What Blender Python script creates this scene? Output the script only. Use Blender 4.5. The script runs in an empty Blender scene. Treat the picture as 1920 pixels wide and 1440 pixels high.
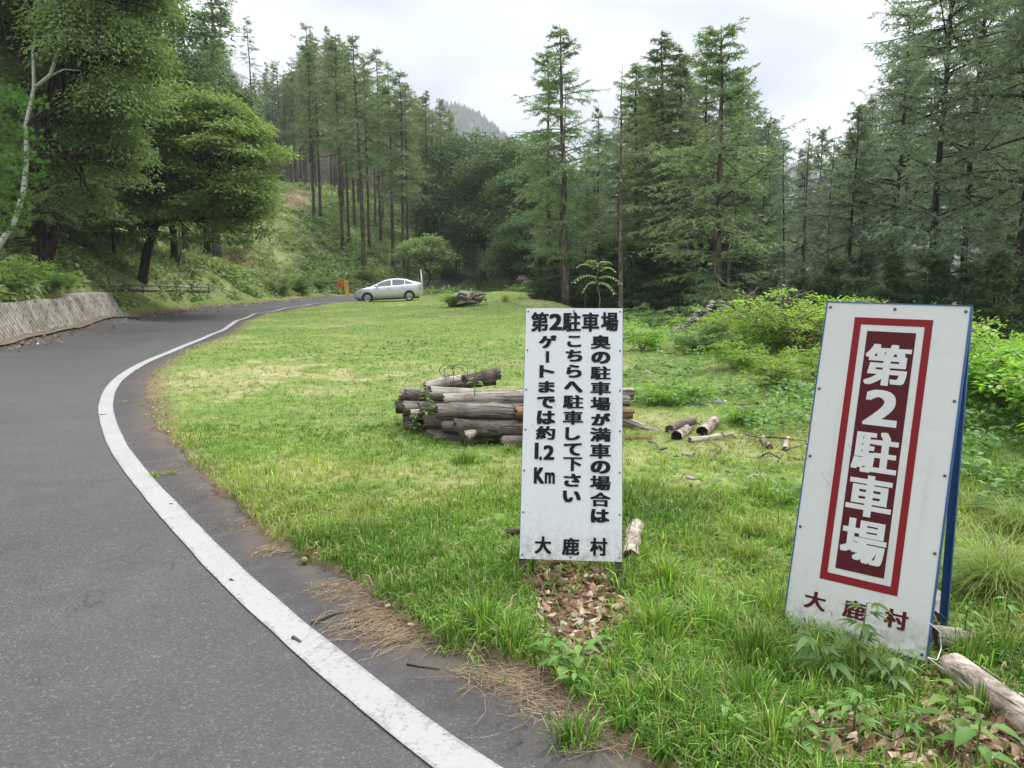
import bpy, bmesh, math, random
import numpy as np
from mathutils import Vector, Matrix
# ------------------------------------------------------------------ camera, sky, sun, exposure
scn = bpy.context.scene
COL = scn.collection
FPX, CAMH, HORIZ = 1440.0, 1.5, 515.0
PITCH = math.atan((720 - HORIZ) / FPX)
cam_d = bpy.data.cameras.new('camera'); cam = bpy.data.objects.new('camera', cam_d); COL.objects.link(cam)
cam.location = (0, 0, CAMH); cam.rotation_euler = (math.pi / 2 - PITCH, 0, 0)
cam_d.sensor_width = 36; cam_d.lens = 36 * FPX / 1920; cam_d.clip_end = 5000; cam_d.clip_start = 0.05
scn.camera = cam
scn.view_settings.view_transform = 'Standard'; scn.view_settings.look = 'None'
scn.view_settings.exposure = 1.34; scn.view_settings.gamma = 1.0
scn.cycles.use_denoising = True
scn.cycles.max_bounces = 7; scn.cycles.diffuse_bounces = 4; scn.cycles.transmission_bounces = 4
scn.cycles.transparent_max_bounces = 4; scn.cycles.volume_bounces = 1; scn.cycles.glossy_bounces = 2
scn.cycles.caustics_reflective = False; scn.cycles.caustics_refractive = False
SUN_EL, SUN_AZ = 52.0, 48.0      # azimuth from +Y towards +X
sdir = Vector((math.sin(math.radians(SUN_AZ)) * math.cos(math.radians(SUN_EL)),
               math.cos(math.radians(SUN_AZ)) * math.cos(math.radians(SUN_EL)), math.sin(math.radians(SUN_EL))))
ld = bpy.data.lights.new('sun', 'SUN'); ld.energy = 1.5; ld.angle = math.radians(12); ld.color = (1, .955, .88)
sun = bpy.data.objects.new('sun', ld); COL.objects.link(sun)
sun.rotation_euler = sdir.to_track_quat('Z', 'Y').to_euler(); sun.location = (0, 0, 60)

world = bpy.data.worlds.new('World'); scn.world = world; world.use_nodes = True
nt = world.node_tree; nt.nodes.clear()
def N(t, typ, **kw):
    n = t.nodes.new(typ)
    for k, v in kw.items():
        if k.startswith('_'): setattr(n, k[1:], v)
        else:
            key = int(k[1:]) if k[0] == 'i' and k[1:].isdigit() else k.replace('__', ' ')
            n.inputs[key].default_value = v
    return n
def math_n(t, op, a, b=None, clamp=False):
    n = t.nodes.new('ShaderNodeMath'); n.operation = op; n.use_clamp = clamp
    for i, v in enumerate((a, b)):
        if v is None: continue
        if isinstance(v, (int, float)): n.inputs[i].default_value = v
        else: t.links.new(v, n.inputs[i])
    return n.outputs[0]
def ramp(t, fac, stops, interp='LINEAR'):
    n = t.nodes.new('ShaderNodeValToRGB'); cr = n.color_ramp; cr.interpolation = interp
    while len(cr.elements) < len(stops): cr.elements.new(0.5)
    for e, (p, c) in zip(cr.elements, stops):
        e.position = p; e.color = (c, c, c, 1) if isinstance(c, (int, float)) else (*c, 1)
    t.links.new(fac, n.inputs[0]); return n.outputs[0]
def mixc(t, fac, a, b, mode='MIX'):
    n = t.nodes.new('ShaderNodeMix'); n.data_type = 'RGBA'; n.blend_type = mode
    for i, v in ((0, fac), (6, a), (7, b)):
        if isinstance(v, (int, float)): n.inputs[i].default_value = v if i == 0 else (v, v, v, 1)
        elif isinstance(v, tuple): n.inputs[i].default_value = (*v, 1) if len(v) == 3 else v
        else: t.links.new(v, n.inputs[i])
    return n.outputs[2]
sky = N(nt, 'ShaderNodeTexSky', _sky_type='NISHITA', _sun_disc=False, _sun_elevation=math.radians(SUN_EL), _sun_rotation=math.radians(SUN_AZ))
tc = N(nt, 'ShaderNodeTexCoord'); sep = N(nt, 'ShaderNodeSeparateXYZ'); nt.links.new(tc.outputs['Generated'], sep.inputs[0])
# cloud layer: directions projected on a high flat deck
zc = math_n(nt, 'MAXIMUM', sep.outputs[2], 0.0); zz = math_n(nt, 'ADD', zc, 0.22)
cx = math_n(nt, 'DIVIDE', sep.outputs[0], zz); cy = math_n(nt, 'DIVIDE', sep.outputs[1], zz)
cmb = N(nt, 'ShaderNodeCombineXYZ'); nt.links.new(cx, cmb.inputs[0]); nt.links.new(cy, cmb.inputs[1])
n1 = N(nt, 'ShaderNodeTexNoise', Scale=1.35, Detail=4.0, Roughness=.45, Distortion=.25); nt.links.new(cmb.outputs[0], n1.inputs['Vector'])
cl = ramp(nt, n1.outputs[0], [(.38, (.185, .195, .222)), (.47, (.265, .275, .303)), (.54, (.345, .35, .37)), (.64, (.50, .50, .51))])
up = math_n(nt, 'MULTIPLY_ADD', math_n(nt, 'MULTIPLY', zc, zc), 3.6); up.node.inputs[2].default_value = .86
cl2 = mixc(nt, 1.0, cl, up, 'MULTIPLY')
skys = mixc(nt, 1.0, sky.outputs[0], (.1, .1, .1), 'MULTIPLY')
fin = mixc(nt, .93, skys, cl2)
bg = N(nt, 'ShaderNodeBackground', Strength=1.0); nt.links.new(fin, bg.inputs[0])
wo = N(nt, 'ShaderNodeOutputWorld'); nt.links.new(bg.outputs[0], wo.inputs[0])

# ------------------------------------------------------------------ helpers
cp, sp = math.cos(PITCH), math.sin(PITCH)
def W(px, py, Y):
    """the world point that lies Y metres ahead and shows at photo pixel px, py (used once, to lay out the place)"""
    a, b = (px - 960) / FPX, (720 - py) / FPX
    y = cp + b * sp; s = Y / y
    return np.array([a * s, Y, CAMH + s * (-sp + b * cp)])
def G(px, py, z=0.0):
    a, b = (px - 960) / FPX, (720 - py) / FPX
    s = (z - CAMH) / (-sp + b * cp)
    return np.array([a * s, s * (cp + b * sp), z])
def rng(seed): return np.random.default_rng(seed)
def smooth(a, b, x):
    t = np.clip((x - a) / (b - a), 0, 1); return t * t * (3 - 2 * t)
def _h(i, j, seed):
    v = np.sin(i * 127.1 + j * 311.7 + seed * 74.7) * 43758.5453; return v - np.floor(v)
def vnoise(x, y, seed=0):
    xi, yi = np.floor(x), np.floor(y); fx, fy = x - xi, y - yi
    fx = fx * fx * (3 - 2 * fx); fy = fy * fy * (3 - 2 * fy)
    return (_h(xi, yi, seed) * (1 - fx) + _h(xi + 1, yi, seed) * fx) * (1 - fy) + (_h(xi, yi + 1, seed) * (1 - fx) + _h(xi + 1, yi + 1, seed) * fx) * fy
def fbm(x, y, seed=0, o=4):
    v, a, s = 0, .5, 0
    for k in range(o): v = v + a * vnoise(x * 2 ** k, y * 2 ** k, seed + k * 7); s += a; a *= .5
    return v / s

def tag(o, label=None, cat=None, group=None, kind=None):
    if label: o['label'] = label
    if cat: o['category'] = cat
    if group: o['group'] = group
    if kind: o['kind'] = kind
    return o
def empty(name, loc, label, cat, group=None, rz=0.0):
    o = bpy.data.objects.new(name, None); COL.objects.link(o); o.location = tuple(float(v) for v in loc); o.rotation_euler = (0, 0, rz)
    o.empty_display_size = .2
    return tag(o, label, cat, group)
class MB:
    """collects geometry in arrays, builds ONE mesh object"""
    def __init__(s): s.v = []; s.f3 = []; s.f4 = []; s.c = []; s.n = 0
    def add(s, V, F3=None, F4=None, C=None):
        V = np.asarray(V, float).reshape(-1, 3)
        if F3 is not None and len(F3): s.f3.append(np.asarray(F3, np.int64).reshape(-1, 3) + s.n)
        if F4 is not None and len(F4): s.f4.append(np.asarray(F4, np.int64).reshape(-1, 4) + s.n)
        s.v.append(V); s.c.append(np.full(len(V), .5) if C is None else np.broadcast_to(np.asarray(C, float), (len(V),)).copy()); s.n += len(V)
        return s
    def mesh(s, name, mat, smooth_=True, rgb=None):
        me = bpy.data.meshes.new(name); V = np.concatenate(s.v)
        f3 = np.concatenate(s.f3) if s.f3 else np.zeros((0, 3), np.int64); f4 = np.concatenate(s.f4) if s.f4 else np.zeros((0, 4), np.int64)
        me.vertices.add(len(V)); me.vertices.foreach_set('co', V.astype(np.float32).ravel())
        nl = len(f3) * 3 + len(f4) * 4
        me.loops.add(nl); me.loops.foreach_set('vertex_index', np.concatenate([f3.ravel(), f4.ravel()]).astype(np.int32))
        me.polygons.add(len(f3) + len(f4))
        st = np.concatenate([np.arange(len(f3)) * 3, len(f3) * 3 + np.arange(len(f4)) * 4]).astype(np.int32)
        me.polygons.foreach_set('loop_start', st)
        me.polygons.foreach_set('use_smooth', np.full(len(st), smooth_))
        me.update(calc_edges=True); me.validate()
        if rgb is not None:
            a = me.color_attributes.new('Col', 'FLOAT_COLOR', 'POINT'); a.data.foreach_set('color', np.c_[rgb, np.ones(len(rgb))].astype(np.float32).ravel())
        else:
            a = me.attributes.new('tint', 'FLOAT', 'POINT'); a.data.foreach_set('value', np.concatenate(s.c).astype(np.float32))
        me.materials.append(mat); return me
    def build(s, name, mat, parent=None, smooth_=True, rgb=None):
        o = bpy.data.objects.new(name, s.mesh(name, mat, smooth_, rgb)); COL.objects.link(o)
        if parent is not None: o.parent = parent
        return o
def obj(name, me, parent=None):
    o = bpy.data.objects.new(name, me); COL.objects.link(o)
    if parent is not None: o.parent = parent
    return o
def copy_tree(o, parent=None):
    c = o.copy(); COL.objects.link(c)
    if parent is not None: c.parent = parent
    for ch in [x for x in KIDS.get(o.name, [])]: copy_tree(ch, c)
    return c
KIDS = {}
def unit(v): v = np.asarray(v, float); return v / np.maximum(np.linalg.norm(v, axis=-1, keepdims=True), 1e-9)
def tube(mb, P, R, n=8, cap=True, bump=0.0, seed=0, c=None):
    P = np.asarray(P, float); R = np.broadcast_to(np.asarray(R, float), (len(P),))
    T = unit(np.gradient(P, axis=0)); ref = np.array([0, 0, 1.]) if abs(T[0, 2]) < .9 else np.array([1., 0, 0])
    A = unit(np.cross(T, ref)); B = np.cross(T, A); a = np.arange(n) * 2 * math.pi / n
    r = R[:, None] * np.ones(n)
    if bump: r = r * (1 + bump * (rng(seed).random((len(P), n)) - .5) * 2)
    V = P[:, None] + r[..., None] * (np.cos(a)[None, :, None] * A[:, None] + np.sin(a)[None, :, None] * B[:, None])
    m = len(P); i = np.arange(m - 1)[:, None] * n; j = np.arange(n)[None]; j2 = (j + 1) % n
    F4 = np.stack([i + j, i + j2, i + n + j2, i + n + j], -1).reshape(-1, 4); V = V.reshape(-1, 3); F3 = []
    if cap:
        V = np.concatenate([V, [P[0], P[-1]]]); k = m * n
        F3 = [(k, (q + 1) % n, q) for q in range(n)] + [(k + 1, (m - 1) * n + q, (m - 1) * n + (q + 1) % n) for q in range(n)]
    mb.add(V, F3, F4, c); return mb
def tubes(mb, P, R, n=3, c=.5):
    """many thin tubes at once: P (K,m,3), R (K,m)"""
    K, m, _ = P.shape; T = unit(np.gradient(P, axis=1)); A = unit(np.cross(T, np.array([.31, .17, .93]))); B = np.cross(T, A)
    a = np.arange(n) * 2 * math.pi / n
    V = P[:, :, None] + R[:, :, None, None] * (np.cos(a)[None, None, :, None] * A[:, :, None] + np.sin(a)[None, None, :, None] * B[:, :, None])
    k = np.arange(K)[:, None, None] * m * n; i = np.arange(m - 1)[None, :, None] * n; j = np.arange(n)[None, None]; j2 = (j + 1) % n
    F = np.stack([k + i + j, k + i + j2, k + i + n + j2, k + i + n + j], -1).reshape(-1, 4); mb.add(V.reshape(-1, 3), None, F, c)
def needles(mb, P, D, L, Wd, C, r):
    """thin triangles"""
    D = unit(D); S = unit(np.cross(D, unit(r.normal(size=D.shape)))) * (np.asarray(Wd) * .5)[..., None] if np.ndim(Wd) else unit(np.cross(D, unit(r.normal(size=D.shape)))) * Wd * .5
    V = np.stack([P - S, P + S, P + D * np.asarray(L)[:, None]], 1); n = len(P)
    mb.add(V.reshape(-1, 3), np.arange(3 * n).reshape(-1, 3), None, np.repeat(C, 3))
def leaves(mb, P, D, Nn, L, Wd, C):
    """rhombic leaves: base P, axis D, normal Nn"""
    D = unit(D); S = unit(np.cross(D, Nn)); L = np.broadcast_to(L, (len(P),))[:, None]; Wd = np.broadcast_to(Wd, (len(P),))[:, None]
    up_ = unit(np.cross(S, D)); M = P + D * L * .45
    V = np.stack([P, M - S * Wd * .5 + up_ * Wd * .12, P + D * L - up_ * L * .12, M + S * Wd * .5 + up_ * Wd * .12], 1)
    n = len(P); mb.add(V.reshape(-1, 3), None, np.arange(4 * n).reshape(-1, 4), np.repeat(C, 4))
def box(mb, c, s, R=None):
    c = np.asarray(c, float); s = np.asarray(s, float) / 2
    V = np.array([[x, y, z] for x in (-1, 1) for y in (-1, 1) for z in (-1, 1)], float) * s
    if R is not None: V = V @ np.asarray(R).T
    mb.add(V + c, None, [(0, 1, 3, 2), (4, 6, 7, 5), (0, 4, 5, 1), (2, 3, 7, 6), (0, 2, 6, 4), (1, 5, 7, 3)]); return mb

# ------------------------------------------------------------------ materials
MATS = {}
def mat(name):
    m = bpy.data.materials.new(name); m.use_nodes = True; t = m.node_tree; t.nodes.clear()
    out = t.nodes.new('ShaderNodeOutputMaterial'); MATS[name] = m; return m, t, out
def principled(t, out, col, rough=.7, spec=.3, bump=None, bs=.3, bd=.01, metal=0.0, coat=0.0):
    p = t.nodes.new('ShaderNodeBsdfPrincipled')
    if isinstance(col, tuple): p.inputs['Base Color'].default_value = (*col, 1)
    else: t.links.new(col, p.inputs['Base Color'])
    if isinstance(rough, (int, float)): p.inputs['Roughness'].default_value = rough
    else: t.links.new(rough, p.inputs['Roughness'])
    p.inputs['Specular IOR Level'].default_value = spec; p.inputs['Metallic'].default_value = metal; p.inputs['Coat Weight'].default_value = coat
    if bump is not None:
        b = t.nodes.new('ShaderNodeBump'); b.inputs['Strength'].default_value = bs; b.inputs['Distance'].default_value = bd
        t.links.new(bump, b.inputs['Height']); t.links.new(b.outputs[0], p.inputs['Normal'])
    t.links.new(p.outputs[0], out.inputs[0]); return p
def noise(t, scale, detail=4.0, rough=.55, vec=None, dist=0.0):
    n = N(t, 'ShaderNodeTexNoise', Scale=scale, Detail=detail, Roughness=rough, Distortion=dist)
    if vec is None: vec = t.nodes.new('ShaderNodeTexCoord').outputs['Object']
    t.links.new(vec, n.inputs['Vector']); return n.outputs[0]
def flat(name, col, rough=.6, spec=.3, var=.12, scale=8.0, metal=0.0, coat=0.0, bs=0.0):
    m, t, o = mat(name); n = noise(t, scale)
    c = mixc(t, n, tuple(v * (1 - var) for v in col), tuple(min(1, v * (1 + var)) for v in col))
    principled(t, o, c, rough, spec, n if bs else None, bs, .01, metal, coat); return m
def foliage(name, dark, light, transl=.3, objvar=.25):
    m, t, o = mat(name)
    a = N(t, 'ShaderNodeAttribute', _attribute_name='tint').outputs['Fac']
    oi = t.nodes.new('ShaderNodeObjectInfo').outputs['Random']
    nz = noise(t, .55, 2.0)
    f = math_n(t, 'ADD', math_n(t, 'MULTIPLY', a, .62), math_n(t, 'MULTIPLY', nz, .38), True)
    c = mixc(t, ramp(t, f, [(.15, 0.0), (.85, 1.0)]), dark, light)
    hsv = t.nodes.new('ShaderNodeHueSaturation'); t.links.new(c, hsv.inputs['Color'])
    t.links.new(math_n(t, 'ADD', math_n(t, 'MULTIPLY', oi, .03), .485), hsv.inputs['Hue'])
    t.links.new(math_n(t, 'ADD', math_n(t, 'MULTIPLY', oi, objvar), 1 - objvar / 2), hsv.inputs['Value'])
    c = hsv.outputs[0]
    p = t.nodes.new('ShaderNodeBsdfPrincipled'); t.links.new(c, p.inputs['Base Color']); p.inputs['Roughness'].default_value = .5; p.inputs['Specular IOR Level'].default_value = .25
    tr = t.nodes.new('ShaderNodeBsdfTranslucent'); t.links.new(mixc(t, .7, c, (1.5, 1.7, .6), 'MULTIPLY'), tr.inputs[0])
    mx = t.nodes.new('ShaderNodeMixShader'); mx.inputs[0].default_value = transl
    t.links.new(p.outputs[0], mx.inputs[1]); t.links.new(tr.outputs[0], mx.inputs[2]); t.links.new(mx.outputs[0], o.inputs[0]); return m
def bark(name, c1, c2, scale=9.0, birch=False, stretch=.22):
    m, t, o = mat(name); tcn = t.nodes.new('ShaderNodeTexCoord'); mp = N(t, 'ShaderNodeMapping'); t.links.new(tcn.outputs['Object'], mp.inputs[0])
    mp.inputs['Scale'].default_value = (1, 1, 3.5) if birch else (1, 1, stretch)
    n = noise(t, scale, 6.0, .65, mp.outputs[0]); c = mixc(t, ramp(t, n, [(.42, 0.0), (.60, 1.0)] if not birch else [(.36, 0.0), (.43, 1.0)]), c1, c2)
    principled(t, o, c, .85, .15, n, .8, .03); return m

M_larch = foliage('larch_needles', (.060, .095, .050), (.31, .40, .22), .36)
M_larch_blue = foliage('larch_needles_cool', (.062, .098, .070), (.30, .39, .28), .36)
M_pine = foliage('pine_needles', (.040, .085, .020), (.15, .27, .055), .25, .1)
M_broad = foliage('broad_leaves', (.045, .09, .026), (.29, .40, .13), .40)
M_broad_dark = foliage('dark_leaves', (.026, .056, .024), (.12, .185, .065), .3)
M_birch_leaf = foliage('birch_leaves', (.055, .11, .04), (.29, .40, .17), .4)
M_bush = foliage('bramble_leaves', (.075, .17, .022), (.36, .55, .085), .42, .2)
M_fern = foliage('fern_leaves', (.075, .12, .04), (.34, .42, .19), .35)
M_cypress = foliage('cypress_leaves', (.03, .06, .03), (.10, .16, .07), .25)
M_farfol = foliage('far_forest', (.030, .055, .028), (.075, .115, .055), .1)
M_bark = bark('larch_bark', (.035, .027, .022), (.15, .115, .092))
M_bark_dark = bark('dark_bark', (.014, .011, .010), (.055, .043, .036))
M_bark_grey = bark('grey_bark', (.06, .050, .042), (.22, .185, .155))
M_birch = bark('birch_bark', (.05, .045, .04), (.52, .50, .46), 5.0, True)
M_twig = flat('twig_wood', (.16, .12, .09), .85)

# grass: per-vertex colour
def attr_mat(name, rough=.8, transl=0.0, nscale=40.0, bs=.5, var=.25, spec=.2):
    m, t, o = mat(name); a = N(t, 'ShaderNodeAttribute', _attribute_name='Col').outputs['Color']
    n = noise(t, nscale, 6.0, .6); c = mixc(t, 1.0, a, ramp(t, n, [(.25, 1 - var), (.75, 1 + var)]), 'MULTIPLY') if var else a
    p = principled(t, o, c, rough, spec, n if bs else None, bs, .02)
    if transl:
        tr = t.nodes.new('ShaderNodeBsdfTranslucent'); t.links.new(mixc(t, .6, c, (1.5, 1.6, .6), 'MULTIPLY'), tr.inputs[0])
        mx = t.nodes.new('ShaderNodeMixShader'); mx.inputs[0].default_value = transl
        t.links.new(p.outputs[0], mx.inputs[1]); t.links.new(tr.outputs[0], mx.inputs[2]); t.links.new(mx.outputs[0], o.inputs[0])
    return m
M_ground = attr_mat('ground', .95, 0, 9.0, .6, .3)
M_grass = attr_mat('grass_blades', .55, .35, 3.0, 0, .12, .25)
M_litter = attr_mat('dead_leaves', .8, .12, 30.0, .3, .3)

# ------------------------------------------------------------------ the lie of the land
LINE_PX = [(858, 1440), (738, 1340), (640, 1263), (520, 1160), (424, 1072), (333, 975), (266, 900), (222, 840), (204, 797), (197, 765), (203, 737), (216, 716), (240, 698),
           (270, 681), (300, 668), (325, 658), (360, 643), (390, 630), (445, 600.5), (478, 588), (534, 578), (586, 570), (640, 565.5)]
LINE = np.array([G(*p)[:2] for p in LINE_PX]); LINE = np.vstack([[[2.9, -.6]], [[1.1, 1.05]], LINE])
EDGE_PX = [(1190, 1400), (1090, 1335), (1000, 1268), (915, 1236), (850, 1222), (790, 1195), (730, 1150), (680, 1108), (620, 1066), (560, 1038), (512, 1022), (496, 1001), (455, 962), (425, 930), (385, 906),
           (352, 862), (310, 822), (286, 790), (278, 755), (275, 707), (318, 676), (345, 657), (422, 631), (455, 603), (495, 588), (560, 577), (620, 569), (664, 564)]
EDGE = np.array([G(*p)[:2] for p in EDGE_PX])
LEFT_PX = [(0, 648), (70, 632), (140, 618), (239, 600), (309, 589.5), (360, 583), (422, 576), (480, 571), (534, 566.5), (583, 561.5), (630, 557)]
LEFT = np.array([G(*p)[:2] for p in LEFT_PX]); LEFT = np.vstack([[[-9.2, -40]], [[-9.6, -8]], [[-10.2, 3]], [[-10.9, 10]], LEFT])
# the far stretch climbs gently behind the car and bends right to the tunnel of trees
FAR_L = np.array([[-11.2, 54.8], [-9.0, 59.0], [-6.2, 64.0], [-4.9, 72], [-4.5, 80], [-4.2, 95]])
FAR_R = np.array([[-2.6, 95], [-2.3, 80], [-2.6, 71], [-4.2, 63], [-6.6, 57.5], [-8.2, 52.0]])
ROADPOLY = np.vstack([LEFT, FAR_L, FAR_R, EDGE[::-1], [[.75, 1.55]], [[1.6, .6]], [[3.6, -1.5]], [[6, -10]], [[8, -40]]])
def seg_dist(x, y, PL, closed=False):
    Q = np.vstack([PL, PL[:1]]) if closed else PL; best = np.full(x.shape, 1e9)
    for a, b in zip(Q[:-1], Q[1:]):
        d = b - a; L2 = (d ** 2).sum() + 1e-12; t = np.clip(((x - a[0]) * d[0] + (y - a[1]) * d[1]) / L2, 0, 1)
        best = np.minimum(best, (x - a[0] - t * d[0]) ** 2 + (y - a[1] - t * d[1]) ** 2)
    return np.sqrt(best)
def inside(x, y, PL):
    r = np.zeros(x.shape, bool); n = len(PL)
    for i in range(n):
        (x1, y1), (x2, y2) = PL[i], PL[(i + 1) % n]
        if y1 == y2: continue
        c = ((y1 > y) != (y2 > y)) & (x < (x2 - x1) * (y - y1) / (y2 - y1) + x1); r ^= c
    return r
def road_sdf(x, y):     # positive outside the road
    d = seg_dist(x, y, ROADPOLY, True); return np.where(inside(x, y, ROADPOLY), -d, d)
LL = np.vstack([LEFT, FAR_L[:1]])
LEFTSIDE = np.vstack([LL, [[-12.6, 90]], [[-300, 90]], [[-300, -40]]])
def bank(x, y):         # distance behind the road's left edge, and the step of the bank there
    dl = np.where(inside(x, y, LEFTSIDE), seg_dist(x, y, LL), 0)
    wall = 1 - smooth(24.0, 27.5, y); fade = 1 - smooth(38, 56, y)
    return dl, wall, (.74 * fade * smooth(.40, .64 + 1.7 * (1 - wall), dl))
CP = []
def cpw(*a):
    for x, y, z in a: CP.append((x, y, z, False))
def cpp(*a):
    for px, py, Y in a:
        x, y, z = W(px, py, Y); CP.append((x, y, z, True))
for x in (-11, -8, -5, -2, .5):
    for y in (-20, -8, 0, 4, 8, 12, 16): cpw((x, y, 0))
for p in LEFT[4:]: cpw((p[0], p[1], 0))
for p in EDGE[::2]: cpw((p[0], p[1], 0))
for p in LINE[14:]: cpw((p[0], p[1], 0))
cpw((-7.5, 20, 0), (-10.5, 24, 0), (-11.3, 30, 0), (-11, 36, 0), (-10.8, 42, 0), (-6.5, 30, .02), (-6.5, 36, 0), (-8.0, 40, 0), (-9.8, 45, -.1))
cpw((3, 0, -.02), (1.5, 2.8, -.06), (1.2, 3.1, -.05), (1.9, 3, -.05), (2.7, 3.2, -.05), (3.4, 5.4, .0), (6, 2, -.2), (3, 9, .05), (-2, 20, .03), (2, 14, .08), (-5, 26, .05), (-1.5, 26, .12), (6.5, 6.5, .0), (6, -10, -.2), (12, -10, -1))
cpp((1340, 620, 15.5), (1420, 628, 14), (1200, 598, 20), (1500, 640, 12.5), (1700, 700, 9.5), (1280, 690, 11.5), (1450, 740, 9), (1120, 598, 20), (1000, 560, 30), (930, 546, 40), (1050, 592, 21), (870, 573, 31),
    (900, 545, 50), (1000, 548, 40), (830, 560, 38), (1060, 567, 30))
cpw((-8.5, 45, -.1), (-9.2, 48, -.12), (-7, 47, -.13), (-5.3, 48.5, -.05), (-9.5, 51, -.04), (-11, 48, -.1), (-11, 51, 0), (-6.5, 42, -.04), (-3.5, 42, .05), (-4, 36, .06), (-10.8, 52, .05), (-8.0, 57, .12), (-10.3, 56.5, .08), (-11.3, 54.8, .06), (-5.7, 62.5, .68), (-4.0, 70, .85), (-3.4, 80, 1.0), (-3.3, 92, 1.2), (-3, 110, 1.6), (-3, 52, .38), (-12.4, 54.5, .16), (-8.8, 59.3, .22), (-13.5, 60, 1.3), (-10, 66, 1.4), (-8, 75, 2.4), (-1, 66, .75), (1, 80, .9))
cpp((560, 362, 75), (470, 455, 52), (490, 400, 62), (690, 445, 62), (600, 413, 66), (790, 460, 66), (650, 522, 62), (740, 528, 64), (800, 500, 68), (860, 430, 88), (480, 345, 95), (700, 360, 95), (500, 262, 130), (700, 300, 130),
    (850, 335, 130), (300, 300, 85), (0, 250, 70), (560, 440, 62))
for (ex, ey), sl in zip(LEFT, [.3, .3, .35, .4, .42, .42, .42, .42, .42, .40, .36, .32, .30, .26, .22]):
    nx_ = -.97 if ey < 30 else -.93
    for dd_ in (2.0, 5.0, 10.0, 18.0):
        cpw((ex + nx_ * dd_, ey + math.sqrt(1 - nx_ ** 2) * dd_, (sl * (dd_ - .3) + .18) * (1 - .006 * dd_)))
cpw((-60, 20, 18), (-60, 80, 32), (-60, -40, 14), (-100, 60, 45), (-80, 140, 45), (0, 150, 14), (7.5, 21, -2.6), (15, 10, -2.2), (12, 17, -2.8), (5.5, 27, -1.6), (10, 30, -4.5), (20, 30, -5), (30, 20, -5),
    (20, 60, -7), (40, 60, -10), (6, 45, -2.8), (8, 80, -2.5), (30, 120, -8), (60, 100, -12), (25, 5, -3.5), (9.5, 4, -.8), (9, 9, -.6), (40, -20, -6), (100, 60, -20), (3.5, 36, -.9), (4, 60, -1.4))
CPx = np.array([c[0] for c in CP]); CPy = np.array([c[1] for c in CP]); CPz = np.array([c[2] for c in CP])
_st = bank(CPx, CPy)[2]; CPz = CPz - np.where([c[3] for c in CP], _st, 0)
def _phi(r2): return np.sqrt(r2 + .6 ** 2)
_A = _phi((CPx[:, None] - CPx) ** 2 + (CPy[:, None] - CPy) ** 2); _n = len(CPx)
_K = np.zeros((_n + 3, _n + 3)); _K[:_n, :_n] = _A - np.eye(_n) * .5; _K[:_n, _n] = 1; _K[:_n, _n + 1] = CPx; _K[:_n, _n + 2] = CPy; _K[_n:, :_n] = _K[:_n, _n:].T
_w = np.linalg.solve(_K, np.concatenate([CPz, [0, 0, 0]]))
def hbase(x, y):
    x = np.asarray(x, float); y = np.asarray(y, float); sh = x.shape; x = x.ravel(); y = y.ravel(); out = np.zeros(len(x))
    for s in range(0, len(x), 40000):
        a, b = x[s:s + 40000], y[s:s + 40000]
        r = math.inf
        out[s:s + 40000] = _phi((a[:, None] - CPx) ** 2 + (b[:, None] - CPy) ** 2) @ _w[:_n] + _w[_n] + _w[_n + 1] * a + _w[_n + 2] * b
    d = np.hypot(x, y - 40); far = np.clip(-8 - x * .12, -30, 40); k = smooth(120, 210, d)
    return (out * (1 - k) + far * k).reshape(sh)
def hroad(x, y): return hbase(x, y) + .012 * (fbm(x * .3, y * .3, 3) - .5)
def hground(x, y, sd=None):
    x = np.asarray(x, float); y = np.asarray(y, float)
    if sd is None: sd = road_sdf(x, y)
    dl, wl, st = bank(x, y)
    e = sd + .10 * (fbm(x * 3.1, y * 3.1, 11, 3) - .5) * 1.6 + .03 * (vnoise(x * 17, y * 17, 5) - .5)
    k = smooth(-.06, .05, e)
    h = hroad(x, y) + st
    off = smooth(0, 1.5, sd)
    h = h + k * .028 - (1 - k) * .05 + off * (.03 * (fbm(x * 1.3, y * 1.3, 21) - .5) + .02 * (fbm(x * 6, y * 6, 31) - .5))
    rough = np.clip(smooth(1.2, 5, x) * smooth(9, 13, y) + smooth(.6, 3, dl), 0, 1)
    h = h + rough * off * (.42 * (fbm(x * .8, y * .8, 41) - .5) + .12 * (fbm(x * 3, y * 3, 51) - .5))
    return h
def gz(x, y): return float(hground(np.array([x]), np.array([y]))[0])
def onpx(px, py):
    """ground point seen at a photo pixel"""
    Ys = np.exp(np.linspace(math.log(1.6), math.log(150), 900)); a, b = (px - 960) / FPX, (720 - py) / FPX
    s = Ys / (cp + b * sp); z = CAMH + s * (-sp + b * cp); h = hground(a * s, Ys)
    i = int(np.argmax(z <= h)) if (z <= h).any() else len(Ys) - 1
    return np.array([a * s[i], Ys[i], h[i]])
def xat(px, Y, py=500): return W(px, py, Y)[0]

# terrain sheet: rings that widen away from the lawn, all round the place
r = np.concatenate([[0, .5, .9], np.exp(np.linspace(math.log(1.3), math.log(1700), 560))])
a1 = np.linspace(-46, 46, 620, endpoint=False); a2 = np.linspace(46, 314, 150, endpoint=False)
ang = np.radians(np.concatenate([a1, a2])); nr, na = len(r), len(ang)
X = r[:, None] * np.sin(ang)[None]; Y = r[:, None] * np.cos(ang)[None]
SD = road_sdf(X, Y); Z = hground(X, Y, SD)
i = np.arange(nr - 1)[:, None] * na; j = np.arange(na)[None]; j2 = (j + 1) % na
F = np.stack([i + j, i + j2, i + na + j2, i + na + j], -1).reshape(-1, 4)[:, ::-1]
TRAIL = np.array([onpx(505, 540)[:2], onpx(500, 500)[:2], onpx(495, 455)[:2], onpx(508, 410)[:2], onpx(560, 368)[:2], W(572, 358, 84)[:2]])
SCREE = onpx(372, 482)[:2]
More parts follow.
